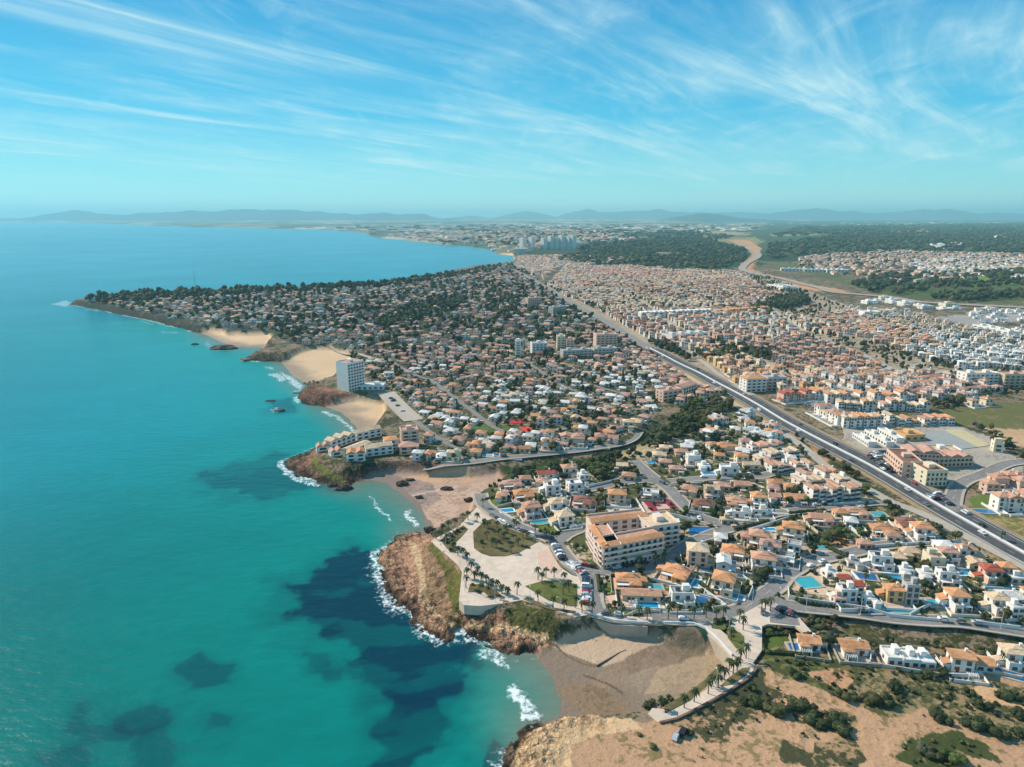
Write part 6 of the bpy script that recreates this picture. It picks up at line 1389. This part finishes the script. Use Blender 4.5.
# ------------------------------------------------------------------ pools
M_POOL = mat('pool_water', (.02, .30, .50), .12, .12, 1.2, .5); M_POOLT = mat('pool_water_turquoise', (.05, .38, .42), .12, .12, 1.2, .5); M_POOLD = mat('pool_water_deep', (.015, .13, .32), .12, .15, 1.2, .5)
def build_pools():
    for i, (px, py, w, d, rot) in enumerate(POOLS):
        x, y, z = atg(px, py); z += .12+.0004*math.hypot(x, y); root = empty('swimming_pool', (x, y, z), math.radians(rot)); oval = i in (1, 22 - 2, 20, 27, 35)
        w *= 1.05; d *= 1.1
        def ring(a, b): return [(a*math.cos(t*math.pi/10), b*math.sin(t*math.pi/10)) for t in range(20)] if oval else [(-a, -b), (a, -b), (a, b), (-a, b)]
        o, q = ring(w/2+.9, d/2+.9), ring(w/2, d/2); n = len(o); m = MB()
        vs = [(a, b, -1.0) for a, b in o]+[(a, b, .16) for a, b in o]+[(a, b, .16) for a, b in q]+[(a, b, -.5) for a, b in q]
        m.add(vs, [(k*n+j, k*n+(j+1) % n, (k+1)*n+(j+1) % n, (k+1)*n+j) for k in range(3) for j in range(n)]); m.obj('coping', M_CONC if i % 3 else M_TRIM, root)
        wt = MB(); wt.add([(a*1.01, b*1.01, .05) for a, b in q], [tuple(range(n))]); kind = ('bright blue', M_POOL) if i % 3 == 0 or i in (5, 23, 24, 25, 26) else ('turquoise', M_POOLT) if i % 3 == 1 else ('deep blue', M_POOLD)
        wt.obj('water', kind[1], root); item(root, '%s %s swimming pool' % ('large' if w*d > 45 else 'small', kind[0]+(' oval' if oval else '')), 'pool', 'garden pools')
build_pools()

# ------------------------------------------------------------------ cars
M_CARP = mat('car_paint', (1, 1, 1), .35, .04, 1, .5, objcol=True); M_TYRE = mat('tyre', (.02, .02, .02), .8, .1, 2); M_HEADL = mat('lamp_glass', (.7, .7, .66), .2, .05, 1, .5)
CARC = {'white': (.80, .80, .78), 'silver': (.48, .49, .50), 'black': (.02, .02, .025), 'dark blue': (.03, .05, .12), 'red': (.36, .03, .03), 'grey': (.17, .175, .18)}
def car_mesh(van):
    L, W_, Hh = (4.9, 1.9, 1.9) if van else (4.3, 1.75, 1.45); prof = [(-L/2, .35), (-L/2, .85), (-L*.42, .95), (-L*.47 if van else -L*.33, Hh-.05), (-L*.1 if not van else -L*.44, Hh), (L*.12 if not van else L*.2, Hh), (L*.30 if not van else L*.36, 1.0), (L*.46, .82), (L/2, .62), (L/2, .35)]
    b = MB(); n = len(prof); hw = [W_/2*(.86 if z > 1.1 else 1) for _, z in prof]
    vs = [(x, -w, z) for (x, z), w in zip(prof, hw)]+[(x, w, z) for (x, z), w in zip(prof, hw)]
    b.add(vs, [(i, (i+1) % n, n+(i+1) % n, n+i) for i in range(n)]+[tuple(range(n)), tuple(range(2*n-1, n-1, -1))]); b.f = [f[::-1] for f in b.f]
    g = MB(); zt = Hh-.12; xa, xb = (-L*.44, L*.24) if van else (-L*.30, L*.22)
    for s in (-1, 1): g.box(xa, xb, s*W_/2*.91-.03, s*W_/2*.91+.03, 1.0, zt, bottom=True)
    g.add([(L*.30-.02, -.66, 1.05), (L*.30-.02, .66, 1.05), (L*.15 if not van else L*.22, .62, Hh-.06), (L*.15 if not van else L*.22, -.62, Hh-.06)], [(0, 1, 2, 3)])
    w = MB(); w.tube((0, -.1, 0), (0, .1, 0), .33, .33, 10); hl = MB(); hl.box(-.04, .04, -.2, .2, -.08, .08, bottom=True)
    return b.mesh('body', M_CARP), g.mesh('windows', M_GLASS), w.mesh('wheel', M_TYRE), hl.mesh('headlight', M_HEADL), L, W_
_r = MB(); _r.tube((0, -.07, 0), (0, .07, 0), .2, .2, 8); RIM = _r.mesh('rim', M_RAIL)
CARM = [car_mesh(False), car_mesh(True)]
def put_car(x, y, z, rz, col, van=False):
    b, g, w, hl, L, W_ = CARM[van]; r = empty('van' if van else 'car', (x, y, z), rz); o = bpy.data.objects.new('body', b); o.color = CARC[col]+(1,); link(o, r); link(bpy.data.objects.new('windows', g), r)
    for sx in (-.31, .31):
        for sy in (-1, 1): q = link(bpy.data.objects.new('wheel', w), r); q.location = (sx*L, sy*(W_/2-.08), .33); k = link(bpy.data.objects.new('rim', RIM), q); k.location = (0, sy*.05, 0)
    for sy in (-1, 1): q = link(bpy.data.objects.new('headlight', hl), r); q.location = (L/2, sy*.55, .72)
    return r
def build_cars():
    cols = ['white', 'silver', 'black', 'dark blue', 'grey', 'white', 'red', 'black', 'grey', 'silver', 'dark blue', 'grey', 'black', 'white']
    def row(p, q, n, perp, what, gap=.9):
        a, b = atg(*p), atg(*q); rz = math.atan2(b[1]-a[1], b[0]-a[0])+(math.pi/2 if perp else 0)
        for i in range(n):
            if random.random() > gap: continue
            t = (i+.5)/n; x, y = a[0]+(b[0]-a[0])*t, a[1]+(b[1]-a[1])*t; c = random.choice(cols); v = random.random() < .12
            z = max(gz(x, y), 8.0 if a[2] > 6 else 0)+.27+.0006*math.hypot(x, y); o = put_car(x, y, z, rz+random.uniform(-.05, .05)+(math.pi if random.random() < .4 else 0), c, v); item(o, '%s %s' % (c, 'van' if v else 'car')+what, 'van' if v else 'car', 'cars parked along the streets and car parks')
    row((491,516), (507,527), 6, False, ' parked'); row((510,528), (534,537), 8, False, ' parked'); row((536,537.5), (552,540), 5, False, ' parked')
    row((553,543), (563,561), 11, True, ' parked'); row((567,563), (584,575), 10, True, ' parked'); row((586.5,579), (587,606), 13, True, ' parked'); row((577,565), (604,570.5), 6, False, ' parked')
    row((777,612), (793,622), 6, True, ' parked'); row((760,617), (775,622), 3, True, ' parked', .6)
    for k in range(5): row((866+k*4.5, 455-k*1.0), (893+k*4.5, 474-k*1.6), 13, True, ' parked', .8)
    row((934,493), (952,507), 8, True, ' parked'); row((928,496), (936,501), 4, True, ' parked'); row((388,396), (406,416), 8, True, ' parked', .7); row((806,405), (836,424), 14, True, ' parked', .5)
    row((655,481), (664,485), 2, False, ''); row((600,616), (690,621), 7, False, ' parked', .5); row((696,516), (700,521), 2, False, ' parked'); row((774,508), (838,505), 7, False, ' parked', .6); row((790,605), (1020,630), 14, False, ' parked', .4); row((690,479), (770,474), 9, False, ' parked', .4); row((612,570), (668,561), 6, False, ' parked', .5); row((780,578), (850,553), 6, False, ' parked', .4); row((420,466), (520,456), 9, False, ' parked', .4)
    # on the dual carriageway
    P = smooth(HW, 3.0); T = np.gradient(P, axis=0)
    for y, off, c, v in [(330,-3.4,'white',0),(338,3.6,'black',0),(352,7,'white',1),(366,-7,'grey',0),(385,-3.4,'silver',0),(398,7.2,'red',0),(420,3.6,'white',0),(440,-7.2,'dark blue',0),(470,4.5,'black',0),(505,-3.6,'white',0),(520,7.2,'grey',0),(560,-7,'white',1),(610,3.6,'silver',0),(660,-3.6,'white',1),(720,7,'black',0),(790,-3.6,'white',0),(860,3.6,'grey',0),(950,-3.6,'white',0)]:
        i = int(np.argmin(np.abs(P[:, 1]-y))); d = T[i]/np.linalg.norm(T[i]); n = np.array([-d[1], d[0]]); p = P[i]+n*off
        rz = math.atan2(d[1], d[0])+(0 if off < 0 else math.pi); o = put_car(p[0], p[1], gz(*p)+.12+.0008*math.hypot(*p), rz, c, bool(v)); item(o, '%s %s driving on the dual carriageway' % (c, 'van' if v else 'car'), 'van' if v else 'car', 'traffic on the dual carriageway')
    for px, py, c, v, lb in [(676,738,'silver',False,'silver car parked on the bare earth of the south headland'),(683,734,'black',True,'black van parked on the bare earth of the south headland beside the silver car')]:
        x, y, z = atg(px, py); tag(put_car(x, y, z, 1.0, c, v), lb, 'van' if v else 'car')
build_cars()

# ------------------------------------------------------------------ walls, hedges, rocks, lamps
def low_wall(pts, m, h, t, name, z0=None):
    P = np.array([at(x, y, 8.0) for x, y in pts]); P = smooth(P, 4) if len(P) > 2 else np.array([P[0]+(P[1]-P[0])*k/max(1, int(np.linalg.norm(P[1]-P[0])/4)) for k in range(max(1, int(np.linalg.norm(P[1]-P[0])/4))+1)])
    A_, B_ = offset(P, t/2), offset(P, -t/2); z = height(P[:, 0], P[:, 1]); mb = MB(); n = len(P)
    vs = [(*A_[i], z[i]-.6) for i in range(n)]+[(*A_[i], z[i]+h) for i in range(n)]+[(*B_[i], z[i]+h) for i in range(n)]+[(*B_[i], z[i]-.6) for i in range(n)]
    mb.add(vs, [(k*n+i, (k+1)*n+i, (k+1)*n+i+1, k*n+i+1)[::-1] for k in range(3) for i in range(n-1)]+[(0, n, 2*n, 3*n), (4*n-1, 3*n-1, 2*n-1, n-1)]); return mb.obj(name, m)
WALLS = [[(666,613),(690,612.5),(726,607.5)],[(726,607.5),(713,598),(698,588)],[(669,563),(688,573),(702,581)],[(707,560),(726,570),(752,577)],[(788,590),(789,598),(819,603),(867,609),(889,614.5),(939,620)],[(849,528),(874.5,548)],[(803,492),(817,506)],[(827,506),(873,503.5)],[(906,546),(961,543)],[(497,508),(516,503.5)],[(503,514),(519,524)],[(550,437),(565,451)],[(530,440),(541,452)],[(578,438),(587,449)],[(636,501),(647,518)],[(868,665),(905,671),(944,677)],[(944,677),(975,678)],[(944,677),(940,660)],[(612,619),(636,613),(660,613)],[(700,545),(716,540)],[(752,531),(790,519)],[(806,524),(818,534)],[(560,531),(586,526)],[(588,488),(619,481)],[(670,487),(720,483),(765,481)],[(640,520),(664,515),(700,523)],[(874,548),(905,546)],[(884,556),(900,570)],[(850,572),(866,590)],[(925,560),(940,575)],[(968,575),(985,590)],[(910,615),(930,606)],[(975,623),(1020,629)],[(720,509),(750,507)],[(768,489),(800,487)],[(845,640),(868,645),(870,664)],[(985,672),(1022,680)],[(700,597),(722,604)],[(735,575),(752,585),(748,600)],[(628,503),(652,498)]]
def misc():
    for i, w in enumerate(WALLS):
        o = low_wall(w, M_WHITE if i % 3 else mat('cream_wall', A(222,206,182), .8), 1.5+.2*(i % 3), .3, 'garden_wall'); item(o, 'long %s garden wall' % ('white' if i % 3 else 'cream'), 'garden wall', 'garden walls')
    for i, w in enumerate([[(598,577),(600,592)],[(790,592),(800,602),(830,606),(866,611)],[(763,632),(764,650)],[(764,631),(790,630)],[(486,500),(500,497),(520,499)],[(540,532),(556,534),(572,527)],[(870,590),(880,600)],[(846,556),(826,548)],[(655,532),(690,527)],[(700,584),(712,594)],[(828,549),(846,558)],[(735,530),(768,522)],[(790,514),(824,511)],[(930,588),(960,590),(985,592)],[(768,652),(800,656)],[(880,577),(905,585)]]):
        P = np.array([at(x, y, 8.0) for x, y in w]); P = smooth(P, 1.5) if len(P) > 2 else np.array([P[0]+(P[1]-P[0])*k/30 for k in range(31)]); mb = MB()
        for k, p in enumerate(P):
            s = random.uniform(.8, 1.15); v = ICO1[0]*(.8+.35*RNG.rand(len(ICO1[0]), 1))*np.array([1.0*s, 1.0*s, 1.25*s])+np.array([p[0], p[1], gz(*p)+.7]); mb.add(v.tolist(), ICO1[1].tolist())
        item(mb.obj('hedge', M_LEAF), 'clipped dark green hedge', 'hedge', 'garden hedges'); bpy.context.scene.objects[-1].color = (.7, .8, .6, 1)
    def rock(px, py, L, w, h, lb, seed, rot=0, z=0.0, dark=True):
        x, y = at(px, py, z); v, f = ico(3); n = .55+.9*fbm(v[:, 0]*5+seed*9, v[:, 1]*5+v[:, 2]*3, 1.6, seed, 4); v = v*n[:, None]*np.array([L/2, w/2, h])
        v[:, 2] = np.maximum(v[:, 2], -h*.3); me = np_mesh('rock', v, f, mat('dark_rock', A(84,68,58), .85, .4, .5) if dark else mat('brown_rock', A(134,100,78), .85, .4, .5)); o = link(bpy.data.objects.new('rock', me)); o.location = (x, y, z); o.rotation_euler = (0, 0, rot); tag(o, lb, 'rock'); return o
    rock(223,348.5,34,22,5,'long low dark rock islet off the far sandy beach',1,.1); rock(195,344.5,10,7,2,'small dark rock breaking the water left of the islet',2); rock(280,411,9,6,1.6,'small wave-washed rock in the sea in front of the hotel headland',3); rock(270,401,10,5,1.2,'low reef rock left of the hotel headland',4)
    rock(344,489,11,7,3,'dark boulder in the water under the clifftop complex',5,.2); rock(332,486,7,5,2.2,'smaller dark boulder at the foot of the clifftop complex',6); rock(402,484,8,4.5,2.2,'dark rock lying on the wet sand of the cove',7,0,1); rock(410,480,6,3,1.2,'flat rock ledge on the sand behind the dark cove rock',8,0,1); rock(419,497,5,3,1,'small flat dark rock on the wet sand of the cove',9,0,1)
    rock(447,489,8,4,1.8,'dark heap in the middle of the cove sand',10,0,1.5); rock(469,500.5,6,4,2.2,'dark heap at the landward edge of the cove sand',11,0,1.7); rock(606,733,9,2.5,1.6,'dark rock ledge along the sand on the south headland',12,.05,2); rock(430,530,7,4,2.0,'dark rock at the corner of the cove and the near headland',14,.3,1); rock(702,760,3.4,2.2,1.2,'pale heap of stones on the bare earth at the bottom edge',15,.3,7,False)
    for px, py in [(480,612)]: pass
    # short stone mole with a pale path by the second beach
    mb = MB(); P = smooth([at(*q, 1) for q in [(242,360),(256,358.5),(270,359),(285,359.5)]], 8); A_, B_ = offset(P, 6), offset(P, -6)
    for i in range(len(P)-1): mb.prism([tuple(A_[i]), tuple(A_[i+1]), tuple(B_[i+1]), tuple(B_[i])], -2, 2.2)
    tag(mb.obj('mole', mat('brown_stone', A(128,100,84), .85, .25, .6)), 'short dark stone mole running into the sea between the two far beaches', 'mole')
    # thin mast on the peninsula
    x, y, z = atg(196, 293); r = empty('radio_mast', (x, y, z)); m = MB(); m.tube((0, 0, -.5), (0, 0, 46), .5, .2, 6); m.obj('pole', mat('galvanised', A(150,152,152), .5), r)
    for k in (20, 34, 44):
        c = MB(); c.tube((0, 0, k), (0, 0, k+.6), 1.0, 1.0, 8); c.obj('platform', mat('galvanised', A(150,152,152), .5), r)
    tag(r, 'thin tall radio mast rising above the trees of the peninsula', 'mast')
    # promenade lamps
    lm = MB(); lm.tube((0, 0, -.2), (0, 0, 7.5), .12, .08, 6); pm = lm.mesh('pole', M_RAIL); a = MB(); a.tube((0, 0, 7.4), (1.3, 0, 7.7), .06, .05, 5); am = a.mesh('arm', M_RAIL); hd = MB(); hd.box(1.0, 1.7, -.16, .16, 7.66, 7.8, bottom=True); hm = hd.mesh('lamp_head', M_TRIM)
    for px, py in [(446,552),(460,567),(465,596),(495,604),(530,604),(560,614),(600,614),(632,619.5),(660,619.5),(686,620),(712,627),(728,640),(748,664),(716,690),(752,606),(780,607),(590,590),(572,566),(806,609),(860,617),(1000,631),(700,521),(640,468)]:
        x, y, z = atg(px, py); z = max(z, 8.1); r = empty('street_lamp', (x, y, z), random.choice((0, 1.6, 3.1)))
        link(bpy.data.objects.new('pole', pm), r); ao = link(bpy.data.objects.new('arm', am), r); link(bpy.data.objects.new('lamp_head', hm), ao)
        item(r, 'slim pale street lamp', 'street lamp', 'street lamps')
misc()
# ------------------------------------------------------------------ labels: each thing told by its look and by what it stands next to
LAND = [('the courtyard apartment block', 634,545),('the stone plaza', 520,570),('the orange bare plot', 848,544),('the red sports court', 660,504),('the cream cube house', 697,556),("the apartment block's pool", 701,531),('the rock-garden compound', 815,585),("the rock-garden pool", 807,583),
 ("the flat-roofed white trio", 907,656),('the bridge promenade', 655,620),('the parking square', 775,615),("the upper park lawn", 505,540),('the lower park lawn', 557,594),('the cove beach', 440,495),('the sandy stream mouth', 640,680),('the clifftop holiday complex', 360,458),('the white slab hotel', 350,380),
 ('the green playing field', 490,430),('the red hard court', 515,421),('the shopping centre', 920,460),("the orange-roofed white terrace", 836,500),("the upper white terrace", 792,467),('the wooded ravine', 690,420),('the broad pinkish tower', 607,343),('the slim white tower', 518,350),('the twin cream towers', 565,345),
 ('the hotel car park', 400,408),("the five-storey cove block", 410,440),("the ravine-head apartments", 680,395),('the stepped white terraces', 880,412),('the grey car park field', 830,415),('the grey-and-straw pitch', 950,440),('the right-edge white apartments', 1012,498),("the right-edge pool", 985,512),
 ("the bare beige field", 1020,437),('the south headland walk', 700,698),("the dirt track fork", 850,715),("the largest shrub clump", 885,704),("the house beside parking square", 810,638),('the seaside road junction', 762,602),("the red-court street fork", 668,484),
 ('the villa street crossing', 735,528),("the long beige house", 641,597),('the white walled compound', 683,598),("the towered white house", 880,560),("the ochre pyramid-roofed house", 908,553),("the orange pyramid-roofed house", 956,599),("the red-roofed roadside house", 990,574),
 ("the park-side cream-roofed villa", 564,519),('the white cube pair', 563,488),("the park-side ochre villa", 523,495),('the beach-road bend', 635,437),("the carriageway verge", 905,510),("the picture's bottom-right corner", 1015,755),("the right-hand scrub edge", 1010,700),("the headland's bare earth", 690,745),("the near rocky headland", 415,580),
 ("the curving ramp road", 960,490),('the long red-roofed row', 810,400),('the orange-roofed apartments', 762,385),("the park-side terracotta house", 531,510),("the right-hand turquoise pool", 997,588),("the wide roadside pool", 898,610),("the lower right pool", 1012,676)]
ORD = ['nearest', 'second nearest', 'third nearest', 'fourth nearest', 'fifth nearest', 'sixth nearest', 'seventh nearest', 'eighth nearest', 'ninth nearest', 'tenth nearest', 'eleventh nearest', 'twelfth nearest', 'thirteenth nearest', 'fourteenth nearest', 'fifteenth nearest', 'sixteenth nearest', 'seventeenth nearest', 'eighteenth nearest']
def tens(n): return ORD[n] if n < len(ORD) else ['twentieth', 'thirtieth', 'fortieth'][min(2, (n-18)//10)]+' nearest'
def label_all():
    bpy.context.view_layer.update(); B = {}
    for o, desc, cat, grp in ITEMS:
        p = o.matrix_world.translation
        if o.type == 'MESH' and len(o.data.vertices) and abs(p.x)+abs(p.y) < 1e-3: p = o.data.vertices[len(o.data.vertices)//2].co
        px, py = proj(p.x, p.y, p.z); o['category'] = cat
        if grp: o['group'] = grp
        c = sorted(LAND, key=lambda l: (l[1]-px)**2+(1.5*(l[2]-py))**2)[:4]
        B[o.name] = (o, desc, px, py, c)
    used = {}; todo = sorted(B.values(), key=lambda b: (b[2]-b[4][0][1])**2+(1.5*(b[3]-b[4][0][2]))**2)
    for o, desc, px, py, c in todo:
        best = None
        for l in c:
            dx, dy = px-l[1], (py-l[2])*1.5
            rel = ('right of' if dx > 0 else 'left of') if abs(dx) > abs(dy) else ('in front of' if dy > 0 else 'behind')
            k = (desc, rel, l[0]); n = len(used.get(k, []))
            if best is None or n < best[0]: best = (n, k)
            if n == 0: break
        used.setdefault(best[1], []).append((o, px, py))
    for (desc, rel, l), L in used.items():
        q = [z for z in LAND if z[0] == l][0]; L.sort(key=lambda t: (t[1]-q[1])**2+(1.5*(t[2]-q[2]))**2)
        for i, (o, _, _) in enumerate(L):
            o['label'] = ('%s, %s %s %s' % (desc, tens(i), rel, l)) if len(L) > 1 else '%s, %s %s' % (desc, rel, l)
    m = max(len(L) for L in used.values()); print('LABEL KEYS', len(used), 'deepest', m)
label_all()
for o in COL.objects:
    if '_p' in o: del o['_p']
